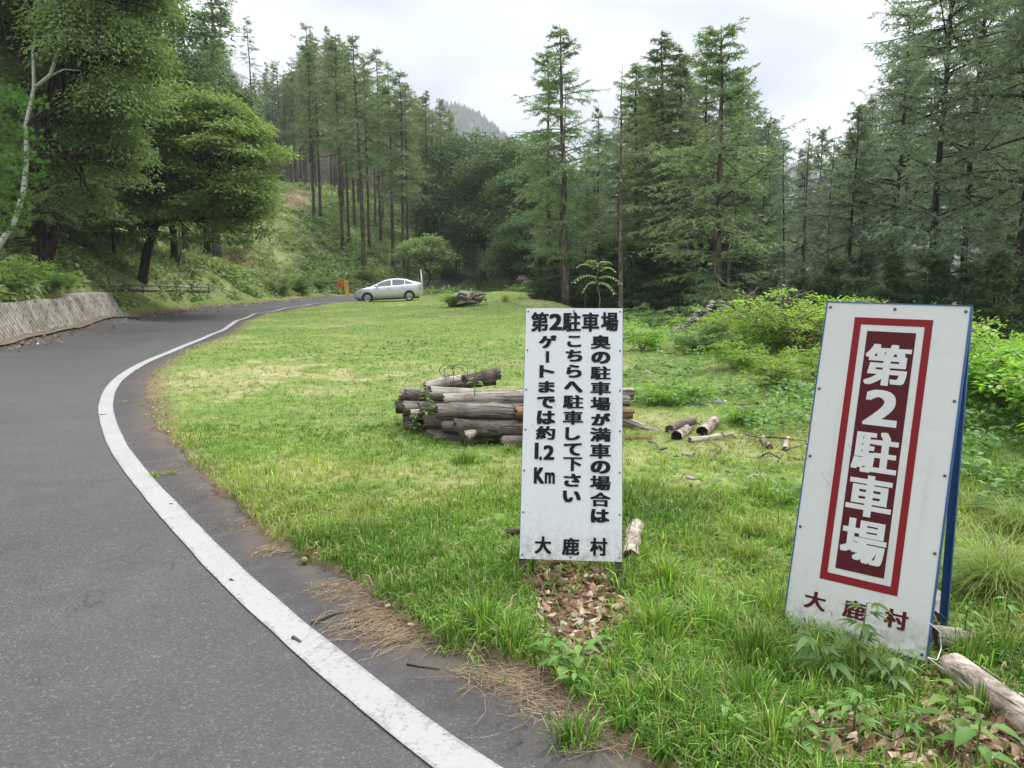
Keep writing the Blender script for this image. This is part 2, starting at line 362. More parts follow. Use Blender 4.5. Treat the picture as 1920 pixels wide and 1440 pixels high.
def hill(x, y):
    """1 on the wooded hillside and bank"""
    return np.clip(smooth(.3, 1.2, bank(x, y)[0]) + smooth(50, 56, y) * (x < 2), 0, 1)
def lawn_mask(x, y):
    return (1 - hill(x, y)) * (1 - smooth(2.2, 4.5, x - .02 * y) * smooth(9, 16, y))
PATCH = [(np.array([.30, 3.42]), .27, .60, .12), (np.array([.26, 2.98]), .18, .25, 0.), (np.array([1.30, 2.30]), .45, .22, -.3), (np.array([-1.0, 3.95]), .13, .08, 0.), (np.array([1.62, 2.38]), .3, .3, 0), (np.array([1.55, 2.68]), .09, .10, 0), (np.array([1.17, 3.05]), .06, .07, 0)]
def patch(x, y):
    v_ = np.zeros(np.shape(x))
    for c_, a_, b_, rot in PATCH:
        dx_, dy_ = x - c_[0], y - c_[1]; v_ = np.maximum(v_, 1 - smooth(.6, 1.15, np.sqrt((dx_ / a_) ** 2 + (dy_ / b_) ** 2) + .5 * (fbm(x * 6, y * 6, 15) - .5)))
    return v_
def gcol(x, y):
    n1 = fbm(x * .55, y * .55, 61); n2 = fbm(x * 2.3, y * 2.3, 71); n3 = fbm(x * 9, y * 9, 81, 3)
    lawn = np.array([.15, .215, .050])[:, None] * np.ones(x.size); lawn = lawn.T.reshape(*x.shape, 3)
    dry = smooth(.50, .78, n1 * .6 + n2 * .4)[..., None] * .75
    dry = np.clip(dry + .55 * np.exp(-((x + 2.6) / 3.2) ** 2 - ((y - 12) / 4.5) ** 2)[..., None] * smooth(.40, .6, n2)[..., None], 0, 1)
    c = lawn * (1 - dry) + np.array([.33, .30, .15]) * dry
    c = c * (1 - .25 * smooth(.4, .75, n3)[..., None])
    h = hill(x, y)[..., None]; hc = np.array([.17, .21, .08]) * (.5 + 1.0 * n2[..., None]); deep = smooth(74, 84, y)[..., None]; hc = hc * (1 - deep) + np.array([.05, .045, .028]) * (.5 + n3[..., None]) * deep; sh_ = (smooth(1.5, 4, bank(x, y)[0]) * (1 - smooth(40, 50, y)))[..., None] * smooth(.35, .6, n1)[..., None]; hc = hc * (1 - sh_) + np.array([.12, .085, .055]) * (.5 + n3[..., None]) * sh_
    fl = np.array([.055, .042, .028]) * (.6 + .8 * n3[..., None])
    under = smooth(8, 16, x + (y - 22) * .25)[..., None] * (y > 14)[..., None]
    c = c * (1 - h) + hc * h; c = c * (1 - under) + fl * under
    top = (smooth(60, 72, y) * smooth(-7, -12, x + 20 * 0) * 0)[..., None]
    td = seg_dist(x, y, TRAIL); tr = (1 - smooth(.8, 3.0, td + (n2 - .5) * 4 + (n3 - .5) * 2))[..., None]
    tcol = np.where((smooth(68, 70, y) > .5)[..., None], np.array([.21, .155, .105]), np.array([.25, .29, .11]) * (.5 + 1.0 * n2[..., None])) * (.55 + .9 * n3[..., None])
    c = c * (1 - tr) + tcol * tr
    sc = (1 - smooth(1.0, 4.2, np.hypot((x - SCREE[0]), (y - SCREE[1]) * .6) + (n2 - .5) * 4.5))[..., None]
    c = c * (1 - sc) + np.array([.25, .15, .105]) * (.5 + .8 * n3[..., None]) * sc
    sd = SD if x.shape == SD.shape else road_sdf(x, y)
    pt = (patch(x, y) * (y > 0))[..., None]; c = c * (1 - pt) + np.array([.15, .10, .065]) * (.5 + n3[..., None]) * pt
    ed = (1 - smooth(.05, .35, sd + (n3 - .5) * .25))[..., None] * (y < 60)[..., None]
    c = c * (1 - ed) + np.array([.16, .115, .075]) * (.6 + .8 * n3[..., None]) * ed
    return c
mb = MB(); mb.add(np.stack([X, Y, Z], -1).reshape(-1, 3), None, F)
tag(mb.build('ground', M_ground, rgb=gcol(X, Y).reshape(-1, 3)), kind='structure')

# ------------------------------------------------------------------ road and white line
def resample(PL, step):
    d = np.r_[0, np.cumsum(np.hypot(*np.diff(PL, axis=0).T))]; s = np.arange(0, d[-1], step)
    # smooth Catmull-like: interpolate then box blur
    P = np.c_[np.interp(s, d, PL[:, 0]), np.interp(s, d, PL[:, 1])]; k = max(1, int(.35 / step))
    for _ in range(2):
        Q = P.copy(); w = np.ones(2 * k + 1) / (2 * k + 1)
        for c in (0, 1): Q[k:-k, c] = np.convolve(P[:, c], w, 'valid')
        P = Q
    return P
m, t, o = mat('asphalt')
tcn = t.nodes.new('ShaderNodeTexCoord').outputs['Object']
v = N(t, 'ShaderNodeTexVoronoi', Scale=150.0); t.links.new(tcn, v.inputs['Vector'])
v2 = N(t, 'ShaderNodeTexVoronoi', Scale=120.0); t.links.new(tcn, v2.inputs['Vector'])
big = noise(t, .35, 5.0, .6, tcn); mid = noise(t, 3.0, 5.0, .6, tcn); fine = noise(t, 160.0, 3.0, .6, tcn)
sepc = t.nodes.new('ShaderNodeSeparateColor'); t.links.new(v.outputs['Color'], sepc.inputs[0])
sepd = t.nodes.new('ShaderNodeSeparateColor'); t.links.new(v2.outputs['Color'], sepd.inputs[0])
stone = ramp(t, sepc.outputs[0], [(.0, .72), (.55, .97), (.88, 1.08), (.98, 1.7)])
stone2 = ramp(t, sepd.outputs[0], [(0.0, .95), (.95, 1.0), (.99, 1.8)])
base = ramp(t, math_n(t, 'ADD', math_n(t, 'MULTIPLY', big, .6), math_n(t, 'MULTIPLY', mid, .4)), [(.32, (.050, .047, .048)), (.68, (.088, .084, .085))])
a = N(t, 'ShaderNodeAttribute', _attribute_name='tint').outputs['Fac']
base = mixc(t, a, base, mixc(t, 1.0, base, (.50, .49, .50), 'MULTIPLY'))
c = mixc(t, 1.0, mixc(t, 1.0, base, stone, 'MULTIPLY'), stone2, 'MULTIPLY')
da = N(t, 'ShaderNodeAttribute', _attribute_name='dirt').outputs['Fac']
c = mixc(t, math_n(t, 'MULTIPLY', da, ramp(t, noise(t, 7.0, 6.0, .7, tcn), [(.35, .15), (.6, 1.0)])), c, (.13, .095, .065))
# hairline cracks
wv = N(t, 'ShaderNodeTexVoronoi', Scale=.9, _feature='DISTANCE_TO_EDGE')
wn = N(t, 'ShaderNodeTexNoise', Scale=2.6, Detail=5.0); t.links.new(tcn, wn.inputs['Vector'])
va = t.nodes.new('ShaderNodeVectorMath'); va.operation = 'MULTIPLY_ADD'; t.links.new(wn.outputs['Color'], va.inputs[0]); va.inputs[1].default_value = (.7, .7, .7); t.links.new(tcn, va.inputs[2]); t.links.new(va.outputs[0], wv.inputs['Vector'])
cr = ramp(t, wv.outputs['Distance'], [(.0, 1.0), (.010, .0)]); gate = ramp(t, noise(t, .8, 3.0, .5, tcn), [(.52, 0.0), (.60, 1.0)])
c = mixc(t, math_n(t, 'MULTIPLY', math_n(t, 'MULTIPLY', cr, gate), .75), c, (.02, .018, .016))
hgt = math_n(t, 'ADD', math_n(t, 'MULTIPLY', v.outputs['Distance'], -.6), math_n(t, 'MULTIPLY', fine, .5))
principled(t, o, c, .62, .5, hgt, .6, .005)
M_asph = m
# the road as a fine grid clipped to just beyond its edge
def road_grid(x0, x1, y0, y1, s, lim=.22):
    gx = np.arange(x0, x1 + s / 2, s); gy = np.arange(y0, y1 + s / 2, s); XX, YY = np.meshgrid(gx, gy)
    sd = road_sdf(XX, YY); keep = sd < lim; f = keep[:-1, :-1] | keep[1:, :-1] | keep[:-1, 1:] | keep[1:, 1:]
    n_ = len(gx); ii, jj = np.nonzero(f); k = ii * n_ + jj; F = np.stack([k, k + 1, k + n_ + 1, k + n_], -1)
    used = np.unique(F); mp = np.zeros(XX.size, int); mp[used] = np.arange(len(used))
    return XX.ravel()[used], YY.ravel()[used], mp[F]
LINE_S = resample(LINE, .05)
def side_of_line(x, y):       # 1 on the shoulder between line and grass
    P = LINE_S[::12]; best = np.full(x.shape, 1e9); sg = np.zeros(x.shape)
    for a_, b_ in zip(P[:-1], P[1:]):
        d = b_ - a_; L2 = (d ** 2).sum(); tt = np.clip(((x - a_[0]) * d[0] + (y - a_[1]) * d[1]) / L2, 0, 1)
        ex, ey = x - a_[0] - tt * d[0], y - a_[1] - tt * d[1]; q = ex * ex + ey * ey; cr_ = d[0] * ey - d[1] * ex
        u = q < best; best = np.where(u, q, best); sg = np.where(u, np.sign(cr_), sg)
    return np.where(sg < 0, 1.0, 0.0) * smooth(.04, .14, np.sqrt(best))
mb = MB()
for (x0, x1, y0, y1, s) in [(-14, 6, -2, 28, .125), (-16, 2, 28, 58, .25), (-16, 3, 58, 112, .5), (-14, 10, -42, -2, .5)]:
    gx, gy, F = road_grid(x0, x1, y0, y1, s, .3 if s < .3 else .6)
    mb.add(np.c_[gx, gy, hroad(gx, gy) + (0 if s == .125 else 0)], None, F, side_of_line(gx, gy) * .9)
road_o = tag(mb.build('road', M_asph), kind='structure'); V_ = np.concatenate(mb.v); sd_ = road_sdf(V_[:, 0], V_[:, 1]); road_o.data.attributes.new('dirt', 'FLOAT', 'POINT').data.foreach_set('value', (smooth(-.28, -.02, sd_ + .25 * (fbm(V_[:, 0] * 2.5, V_[:, 1] * 2.5, 19) - .5)) * .85).astype(np.float32))

m, t, o = mat('white_line_paint'); tcn = t.nodes.new('ShaderNodeTexCoord').outputs['Object']
w1 = noise(t, 55.0, 6.0, .7, tcn); w2 = noise(t, 4.0, 4.0, .6, tcn); w3 = noise(t, 1.2, 3.0, .5, tcn)
ew = N(t, 'ShaderNodeAttribute', _attribute_name='tint').outputs['Fac']
wear = ramp(t, math_n(t, 'ADD', math_n(t, 'MULTIPLY', ew, .10), math_n(t, 'ADD', math_n(t, 'MULTIPLY', w1, .7), math_n(t, 'MULTIPLY', w2, .3))), [(.535, 0.0), (.60, 1.0)])
c = mixc(t, w3, (.29, .29, .29), (.38, .38, .37)); c = mixc(t, math_n(t, 'MULTIPLY', wear, .6), c, (.17, .165, .16))
v = N(t, 'ShaderNodeTexVoronoi', Scale=95.0); t.links.new(tcn, v.inputs['Vector'])
principled(t, o, c, .7, .3, v.outputs['Distance'], -.5, .004); M_line = m
P = LINE_S; T = unit(np.gradient(P, axis=0)); Nn = np.c_[-T[:, 1], T[:, 0]]; rr = rng(4)
s_ = np.arange(len(P)) * .05; wj = .075 + .004 * (fbm(s_ * 3, s_ * 0, 3) - .5) * 2
mb = MB(); Vs = []
gap = fbm(s_ * 1.7, s_ * 0 + 9, 8)
Cs_ = []
for kk in (-1, -.72, .72, 1):
    q = P + Nn * (wj * kk)[:, None]; Vs.append(np.c_[q, hroad(q[:, 0], q[:, 1]) + .006 + .0003 * q[:, 1]]); Cs_.append(np.full(len(P), float(abs(kk) > .9)))
V = np.stack(Vs, 1).reshape(-1, 3); i = np.arange(len(P) - 1)[:, None] * 4; j = np.arange(3)[None]
mb.add(V, None, np.stack([i + j + 1, i + j, i + 4 + j, i + 5 + j], -1).reshape(-1, 4), np.stack(Cs_, 1).ravel()); tag(mb.build('road_line', M_line), kind='structure')

# ------------------------------------------------------------------ retaining wall of diagonal concrete blocks
m, t, o = mat('block_wall'); tcn = t.nodes.new('ShaderNodeTexCoord'); at = N(t, 'ShaderNodeAttribute', _attribute_name='wuv').outputs['Vector']
mp = N(t, 'ShaderNodeMapping'); mp.inputs['Rotation'].default_value = (0, 0, math.radians(58)); t.links.new(at, mp.inputs[0])
bk = N(t, 'ShaderNodeTexBrick', Scale=1.0); bk.inputs['Mortar Size'].default_value = .022; bk.inputs['Mortar Smooth'].default_value = .4; bk.inputs['Brick Width'].default_value = .55; bk.inputs['Row Height'].default_value = .15
bk.inputs['Color1'].default_value = (.40, .39, .36, 1); bk.inputs['Color2'].default_value = (.30, .29, .265, 1); bk.inputs['Mortar'].default_value = (.13, .125, .11, 1)
t.links.new(mp.outputs[0], bk.inputs['Vector'])
st = ramp(t, noise(t, 1.6, 6.0, .65, tcn.outputs['Object']), [(.35, (.50, .47, .40)), (.6, (1.05, 1.0, .95))])
c = mixc(t, 1.0, bk.outputs['Color'], st, 'MULTIPLY'); moss = ramp(t, noise(t, 3.3, 5.0, .6, tcn.outputs['Object']), [(.58, 0.0), (.70, .6)])
c = mixc(t, moss, c, (.09, .11, .05))
principled(t, o, c, .92, .15, bk.outputs['Fac'], -.9, .05); M_wall = m
WP = resample(LEFT[:9], .25); keep = (WP[:, 1] > -6) & (WP[:, 1] < 26.3); WP = WP[keep]; T = unit(np.gradient(WP, axis=0)); Nl = np.c_[-T[:, 1], T[:, 0]]
mb = MB(); z0 = hroad(WP[:, 0], WP[:, 1]); topz = .78 * (1 - smooth(24.9, 26.3, WP[:, 1]) * .8) + .04 * (fbm(WP[:, 1] * .8, WP[:, 1] * 0, 4) - .5)
prof = []; uvs = []; L_ = np.arange(len(WP)) * .25
for kk in np.linspace(0, 1, 9):
    q = WP + Nl * (.0 + .26 * kk); prof.append(np.c_[q, z0 - .05 + (topz + .05) * kk]); uvs.append(np.c_[L_, kk * .85 + 0 * L_, 0 * L_])
q = WP + Nl * .80; prof.append(np.c_[q, z0 + topz]); uvs.append(np.c_[L_, 1.3 + 0 * L_, 0 * L_])
q = WP + Nl * .82; prof.append(np.c_[q, z0 - .05]); uvs.append(np.c_[L_, 2.3 + 0 * L_, 0 * L_])
V = np.stack(prof, 1); k = V.shape[1]; i = np.arange(len(WP) - 1)[:, None] * k; j = np.arange(k - 1)[None]
mb.add(V.reshape(-1, 3), None, np.stack([i + j, i + j + 1, i + k + j + 1, i + k + j], -1).reshape(-1, 4)[:, ::-1])
ow = mb.build('retaining_wall', M_wall); ow.data.attributes.new('wuv', 'FLOAT_VECTOR', 'POINT').data.foreach_set('vector', np.stack(uvs, 1).reshape(-1).astype(np.float32))
tag(ow, 'low sloping retaining wall of weathered diagonal concrete blocks beside the road', 'wall')
mb = MB(); q1 = WP + Nl * -.22; q2 = WP + Nl * .02     # brown kerb strip of dirt along the wall foot
M_kerb = flat('kerb_dirt', (.17, .135, .11), .95, .1, .35, 14)
mb.add(np.stack([np.c_[q1, z0 + .006], np.c_[q2, z0 + .05]], 1).reshape(-1, 3), None, np.stack([np.arange(len(WP) - 1) * 2 + z for z in (0, 1, 3, 2)], -1)[:, ::-1])
tag(mb.build('kerb', M_kerb), kind='structure')

# ------------------------------------------------------------------ trees
def larch(seed, H=20.0, base=.35, R=2.6, nb=120, tw=12, tuft=.13, sparse=1.0, dead=.5, droop=.25, trunk_r=None, lean=0.0):
    """trunk mesh with limbs and crown mesh of feathery hanging sprays"""
    g = rng(seed); tr = MB(); cr = MB(); r0 = trunk_r or H * .0085
    tz = np.linspace(0, 1, 16); off = np.cumsum(g.normal(0, .0022 * H, (16, 2)), 0) * tz[:, None]
    P = np.c_[off[:, 0] + lean * H * tz, off[:, 1], tz * H - .4 * (tz == 0)]; Rr = r0 * (1 - tz) ** .8 + .012; Rr[0] *= 1.3
    tube(tr, P, Rr, 9, bump=.05, seed=seed)
    def axis(z): return np.c_[np.interp(z, P[:, 2], P[:, 0]), np.interp(z, P[:, 2], P[:, 1]), z]
    nd = int(nb * dead * .5); zd = g.uniform(min(.12, base * .5) * H, base * H, nd); az = g.uniform(0, 6.283, nd); Ld = g.uniform(.3, 1.1, nd) * R * .5
    z = base * H + (H * .985 - base * H) * np.sort(g.random(nb)) ** .92; u = (z - base * H) / (H - base * H)
    L = R * (np.minimum(1, .6 + u * 2.0) * (1 - u) ** .55 * (.85 + .3 * np.sin(u * 9 + seed)) + .03) * g.uniform(.45, 1.3, nb); ab = g.uniform(0, 6.283, nb)
    m_ = 7; s = np.linspace(0, 1, m_)
    el = g.uniform(-.34, .46, nb) + .35 * u ** 2; droop = (droop * g.uniform(.2, 1.9, nb))[:, None]
    dirs = np.c_[np.cos(ab), np.sin(ab)]
    B = axis(z)[:, None] + np.concatenate([dirs[:, None] * (L[:, None] * s)[..., None], (L[:, None] * (s * np.tan(el)[:, None] - droop * s ** 2 + .12 * s ** 4))[..., None]], -1)
    tubes(tr, B, (.012 + .010 * L)[:, None] * (1 - .8 * s)[None], 3)
    if nd:
        dd = np.c_[np.cos(az), np.sin(az)]; s4 = np.linspace(0, 1, 4)
        D = axis(zd)[:, None] + np.concatenate([dd[:, None] * (Ld[:, None] * s4)[..., None], (Ld[:, None] * (-.05 * s4 - .15 * s4 ** 2))[..., None]], -1)
        tubes(tr, D, .014 * (1 - .8 * s4)[None] * np.ones((nd, 1)), 3)
    # side twigs
    bi = np.repeat(np.arange(nb), tw); K = len(bi); ts = g.uniform(.12, 1.0, K)
    f = ts * (m_ - 1); i0 = np.minimum(f.astype(int), m_ - 2); fr = (f - i0)[:, None]
    base_p = B[bi, i0] * (1 - fr) + B[bi, i0 + 1] * fr; ax = unit(B[bi, i0 + 1] - B[bi, i0])
    side = np.where(g.random(K) < .5, -1, 1)[:, None]; perp = unit(np.cross(ax, [0, 0, 1.])) * side
    td = unit(ax * g.uniform(.35, .9, K)[:, None] + perp * g.uniform(.5, 1, K)[:, None] + np.c_[np.zeros(K), np.zeros(K), g.uniform(-.35, .15, K)])
    tl = (.16 + .42 * L[bi] * (1.05 - ts)) * g.uniform(.5, 1.3, K); tl = np.minimum(tl, 1.2)
    tint_b = g.uniform(.1, .9, nb)
    nn = np.maximum(2, (tl / tuft * 3.1 * sparse).astype(int)); ti = np.repeat(np.arange(K), nn); M = len(ti); q = g.random(M)
    p = base_p[ti] + td[ti] * (tl[ti] * q)[:, None]; p[:, 2] -= .28 * tl[ti] * q ** 2
    d = td[ti] * .7 + g.normal(0, .55, (M, 3)); d[:, 2] -= .15
    tn = np.clip(tint_b[bi[ti]] * .55 + .35 * g.random(M) + .35 * (q - .4), 0, 1)
    needles(cr, p, d, tuft * g.uniform(.7, 1.5, M), tuft * .30, tn, g)
    # needles straight on the branches and leader
    M2 = nb * 10; b2 = np.repeat(np.arange(nb), 10); f = g.uniform(.1, 1, M2) * (m_ - 1); i0 = np.minimum(f.astype(int), m_ - 2); fr = (f - i0)[:, None]
    needles(cr, B[b2, i0] * (1 - fr) + B[b2, i0 + 1] * fr, g.normal(0, 1, (M2, 3)), np.full(M2, tuft * .9), tuft * .3, tint_b[b2], g)
    return tr, cr
def limb(mb, a, b, r0, r1, g, n=6, sag=.15):
    a, b = np.asarray(a, float), np.asarray(b, float); s = np.linspace(0, 1, n)[:, None]; L = np.linalg.norm(b - a)
    mid = np.array([0, 0, 1.]) * sag * L; w = g.normal(0, .04 * L, 3)
    P = a * (1 - s) + b * s + (mid + w) * (s * (1 - s) * 2); tube(mb, P, (r0 * (1 - s) + r1 * s).ravel(), 6, cap=False); return P
def broadleaf(seed, H=10.0, env=((0, 0, 6.5, 3.5, 3.5, 3),), pads=90, leaf=.12, per=260, flatn=.35, padr=.9, trunk_r=.22, fork=.3, trunk_path=None, up_=.9, droop=0.0, shell=.5, lm=None):
    g = rng(seed); tr = MB(); cr = MB(); lm = tr if lm is None else lm
    TP = np.array(trunk_path, float) if trunk_path is not None else np.c_[np.cumsum(g.normal(0, .05, 10)), np.cumsum(g.normal(0, .05, 10)), np.linspace(-.4, H * .78, 10)]
    rad = trunk_r * np.linspace(1, .25, len(TP)) ** .9; rad[0] *= 1.35; tube(tr, TP, rad, 10, bump=.06, seed=seed)
    vol = np.array([e[3] * e[4] * e[5] for e in env]); which = g.choice(len(env), pads, p=vol ** .7 / (vol ** .7).sum()); E = np.array(env)[which]
    d = unit(g.normal(size=(pads, 3))); d[:, 2] = np.where(g.random(pads) < .75, np.abs(d[:, 2]), d[:, 2]); rr_ = g.uniform(shell, 1, pads)[:, None] ** .6
    C = E[:, :3] + d * E[:, 3:] * rr_
    hub = []
    for e in env:
        c = np.array(e[:3]); iz = TP[np.argmin(np.abs(TP[:, 2] - max(fork * H, c[2] - e[5] * .9)))]; P = limb(lm, iz, c + np.array([0, 0, -.2 * e[5]]), trunk_r * .55, trunk_r * .2, g); hub.append(P)
    for k in range(pads):
        P = hub[which[k]]; s0 = P[g.integers(1, len(P))]; limb(lm, s0, C[k] - [0, 0, .1], trunk_r * .16 + .01, .01, g, 5, .08)
    pr = padr * g.uniform(.6, 1.25, pads); n = (per * (pr / padr) ** 2).astype(int); ki = np.repeat(np.arange(pads), n); M = len(ki)
    q = g.normal(0, .5, (M, 3)); ln = np.linalg.norm(q, axis=1, keepdims=True); q = q / np.maximum(ln, 1e-6) * np.minimum(ln, 1.15)
    out = unit(C - E[:, :3] + [0, 0, .01]); tl = out[ki]; P_ = C[ki] + q * pr[ki][:, None] * [1, 1, flatn]
    P_[:, 2] -= (droop + .18) * pr[ki] * (q[:, 0] ** 2 + q[:, 1] ** 2)
    Nn = unit(np.c_[g.normal(0, .55, (M, 2)), np.full(M, up_)] + tl * .35); D = unit(np.c_[q[:, :2] + g.normal(0, .6, (M, 2)), g.normal(-.15 - droop, .35, M)])
    tn = np.clip(g.uniform(.1, .9, pads)[ki] * .5 + .5 * g.random(M), 0, 1)
    leaves(cr, P_, D, Nn, leaf * g.uniform(.55, 1.6, M), leaf * .62 * g.uniform(.6, 1.2, M), tn); return tr, cr
PROTO = {}
def proto(key, pair, mt, mc): PROTO[key] = (pair[0].mesh('trunk', mt), pair[1].mesh('crown', mc))
for k in range(6): proto('larch%d' % k, larch(100 + k, 20, base=.34 + .05 * (k % 3), R=2.9 + .35 * (k % 3), nb=115, tw=14, tuft=.17, dead=.9), M_bark, M_larch)
for k in range(4): proto('cool%d' % k, larch(140 + k, 18, base=.28 + .04 * k, R=3.5 + .4 * (k % 2), nb=125, tw=18, tuft=.15, droop=.22, dead=.5), M_bark_dark, M_larch_blue)
for k in range(2): proto('near%d' % k, larch(160 + k, 15, base=.16 + .06 * k, R=3.2, nb=115, tw=19, tuft=.125, droop=.2, sparse=1.15, dead=.6, trunk_r=.16), M_bark_grey, M_larch)
for k in range(2): proto('sparse%d' % k, larch(180 + k, 20, base=.45, R=2.6, nb=64, tw=10, tuft=.16, dead=.9), M_bark, M_larch_blue)
proto('bare', larch(190, 15, base=.55, R=1.1, nb=36, tw=5, tuft=.10, dead=2.2, trunk_r=.13), M_bark_grey, M_larch)
for k in range(3): proto('dark%d' % k, broadleaf(200 + k, 11, ((0, 0, 6.5, 4.2, 4.0, 3.6), (2.2, 0, 4.0, 3.0, 3, 2.4), (-2.3, .5, 4.3, 3, 3, 2.6), (0, -1.5, 3.2, 3.2, 2.5, 2.2)), 190, .19, 230, .42, 1.15, .25, shell=.65), M_bark_dark, M_broad_dark)
for k in range(2): proto('cypress%d' % k, larch(230 + k, 6, base=.03, R=1.7, nb=150, tw=15, tuft=.10, droop=.1, sparse=1.5, dead=0, trunk_r=.07), M_bark_dark, M_cypress)
G_HILL = 'larches of the stand on the hillside'; G_VAL = 'larches of the wood in the hollow on the right'
def tree(key, px, Y, top, label, group=None, name='larch_tree', wide=1.0, lean=0.0, rz=None, x=None, zoff=0.0):
    tm, cm = PROTO[key]; x = xat(px, Y) if x is None else x; z = gz(x, Y) + zoff; H0 = max(v.co.z for v in (tm.vertices[k] for k in range(0, len(tm.vertices), 1))) if key not in HTS else HTS[key]; HTS[key] = H0
    zt = W(px, top, Y)[2]; s = max(.15, (zt - z) / H0); e = empty(name, (x, Y, z), label, 'tree', group, rng(int(abs(px) * 7 + Y * 13)).uniform(0, 6.28) if rz is None else rz)
    e.rotation_euler[1] = lean; e.scale = (s * wide, s * wide, s)
    obj('trunk', tm, e); obj('crown', cm, e); return e
HTS = {}
# skyline of the far fill trees, by photo column
SKX = [380, 430, 470, 540, 575, 610, 650, 700, 760, 820, 860, 890, 1040, 1110, 1150, 1230, 1310, 1380, 1410, 1450, 1500, 1560, 1600, 1650, 1700, 1920, 2100]
SKY = [0, 60, 130, 140, 90, 60, 70, 105, 150, 190, 235, 300, 330, 215, 165, 80, 80, 140, 225, 225, 240, 215, 150, 60, -60, -120, -120]
# --- hillside stand: first row with its own labels
front = [(592, 66, 36, 'larch0', 'leftmost larch of the front row, at the top of the dirt track', 1.0), (604, 67, 66, 'larch1', 'larch close beside the leftmost one at the dirt track', 1.0), (643, 64, 58, 'larch2', 'tall larch in the front row uphill of the orange board', 1.05),
         (656, 66, 90, 'larch3', 'slender larch just right of the tall one uphill of the orange board', .9), (682, 60, 62, 'larch4', 'thick-trunked larch standing lowest on the slope above the car bonnet', 1.1), (693, 62, 100, 'larch5', 'thin larch beside the thick-trunked one above the car', .85),
         (737, 63, 112, 'larch0', 'larch on the fern slope above the car roof', 1.0), (757, 60, 130, 'larch1', 'larch with dark leaning trunk above the rear of the car', 1.05), (765, 61, 150, 'larch2', 'shorter larch touching the dark trunk above the rear of the car', .9),
         (800, 68, 168, 'larch3', 'larch left of the dark round trees, low on the slope', 1.0), (826, 74, 180, 'larch4', 'larch partly behind the dark round trees', 1.0), (845, 80, 205, 'larch5', 'last larch of the hillside row, above the dark round trees', .95),
         (715, 72, 88, 'larch1', 'pale-trunked larch in the second row above the middle of the car', 1.0), (487, 92, 28, 'sparse0', 'tall thin sparse larch with pale bare trunk left of the dirt track', 1.0), (535, 96, 110, 'sparse1', 'sparse larch standing behind the crest of the dirt track', 1.0)]
for px, Y_, top, key, lab, wd in front: tree(key, px, Y_, top, lab, wide=wd)
g = rng(5); n_h = 0
while n_h < 150:
    px = g.uniform(395, 880) if n_h < 100 else g.uniform(400, 640); Y_ = g.uniform(70, 128) if n_h < 100 else g.uniform(92, 150)
    x = xat(px, Y_)
    if seg_dist(np.array([x]), np.array([Y_]), TRAIL)[0] < 3.0 or (px < 560 and Y_ < 88): continue
    if abs(px - 487) < 9 and Y_ < 100: continue
    top = np.interp(px, SKX, SKY) + g.uniform(0, 90) + (g.random() < .12) * -25
    tree('larch%d' % g.integers(0, 6), px, Y_, top, 'tall larch among many in the dense stand on the hillside', G_HILL, wide=g.uniform(.85, 1.1)); n_h += 1
# --- right: larches nearer the lawn
tree('near0', 1061, 30, 48, 'tall larch leaning slightly left behind the top left corner of the text sign', lean=-.05, wide=1.25, rz=1.0)
tree('sparse1', 1046, 31.5, 150, 'thin ivy-wrapped larch just left behind the tall leaning one', lean=-.06, wide=.8, rz=2.0)
tree('bare', 1166, 25, 120, 'bare pale-trunked larch rising behind the top right corner of the text sign', wide=1.0)
tree('near1', 1350, 24, 45, 'tall larch with straight grey-brown trunk behind the rubble heap', lean=-.035, wide=1.4, rz=.5)
tree('near0', 1276, 33, 88, 'broad larch between the bushy one and the straight one at the rubble heap', wide=1.35, rz=2.2)
tree('cool3', 1325, 35, 72, 'broad larch close behind the straight one at the rubble heap', wide=1.2, rz=.7)
tree('cool1', 1378, 37, 122, 'dark broad larch whose crown edges the gap of open sky', wide=1.1, rz=1.7)
tree('near1', 1196, 36, 118, 'broad larch just right of the bare pale-trunked one', wide=1.3, rz=2.9)
tree('near1', 1032, 34, 92, 'larch crown crowding the left side of the tall leaning one', wide=1.0, rz=.2, lean=-.03)
tree('bare', 1362, 26, 170, 'thin trunk close behind the tall larch at the rubble heap', wide=.9, lean=-.01)
tree('near0', 1238, 33, 62, 'bushy tall larch right of the bare pale-trunked one', wide=1.3, rz=3.0)
tree('cool0', 1118, 40, 196, 'dark larch showing between the text sign and the leaning larch', wide=.8)
tree('cool1', 1408, 35, 205, 'dark larch right of the tall one at the rubble heap', wide=.8, lean=.05)
tree('cool3', 1440, 42, 215, 'slim dark larch above the arching dead branch', wide=.7)
tree('sparse0', 1482, 33, 250, 'dark larch trunk leaning right, left of the sign board with red frame', wide=.8, lean=.06)
tree('sparse1', 1512, 36, 240, 'thin dark larch near the gap of sky left of the red-framed sign', wide=.8, lean=.03)
tree('sparse0', 1552, 32, 250, 'straight dark larch behind the left top corner of the red-framed sign', wide=.9)
tree('cool2', 1592, 30, 190, 'larch just behind the top edge of the red-framed sign', wide=.9)
tree('cool0', 1742, 24, -190, 'very tall dark-trunked larch right above the red-framed sign', wide=1.0)
tree('cool1', 1806, 26, -170, 'very tall larch second from the right edge behind the sign', wide=.95)
tree('cool2', 1912, 22, -220, 'very tall larch at the right edge of the wood', wide=1.0)
tree('cool3', 1665, 30, -20, 'tall larch left of the very tall ones above the red-framed sign', wide=.95)
g = rng(9); n_r = 0
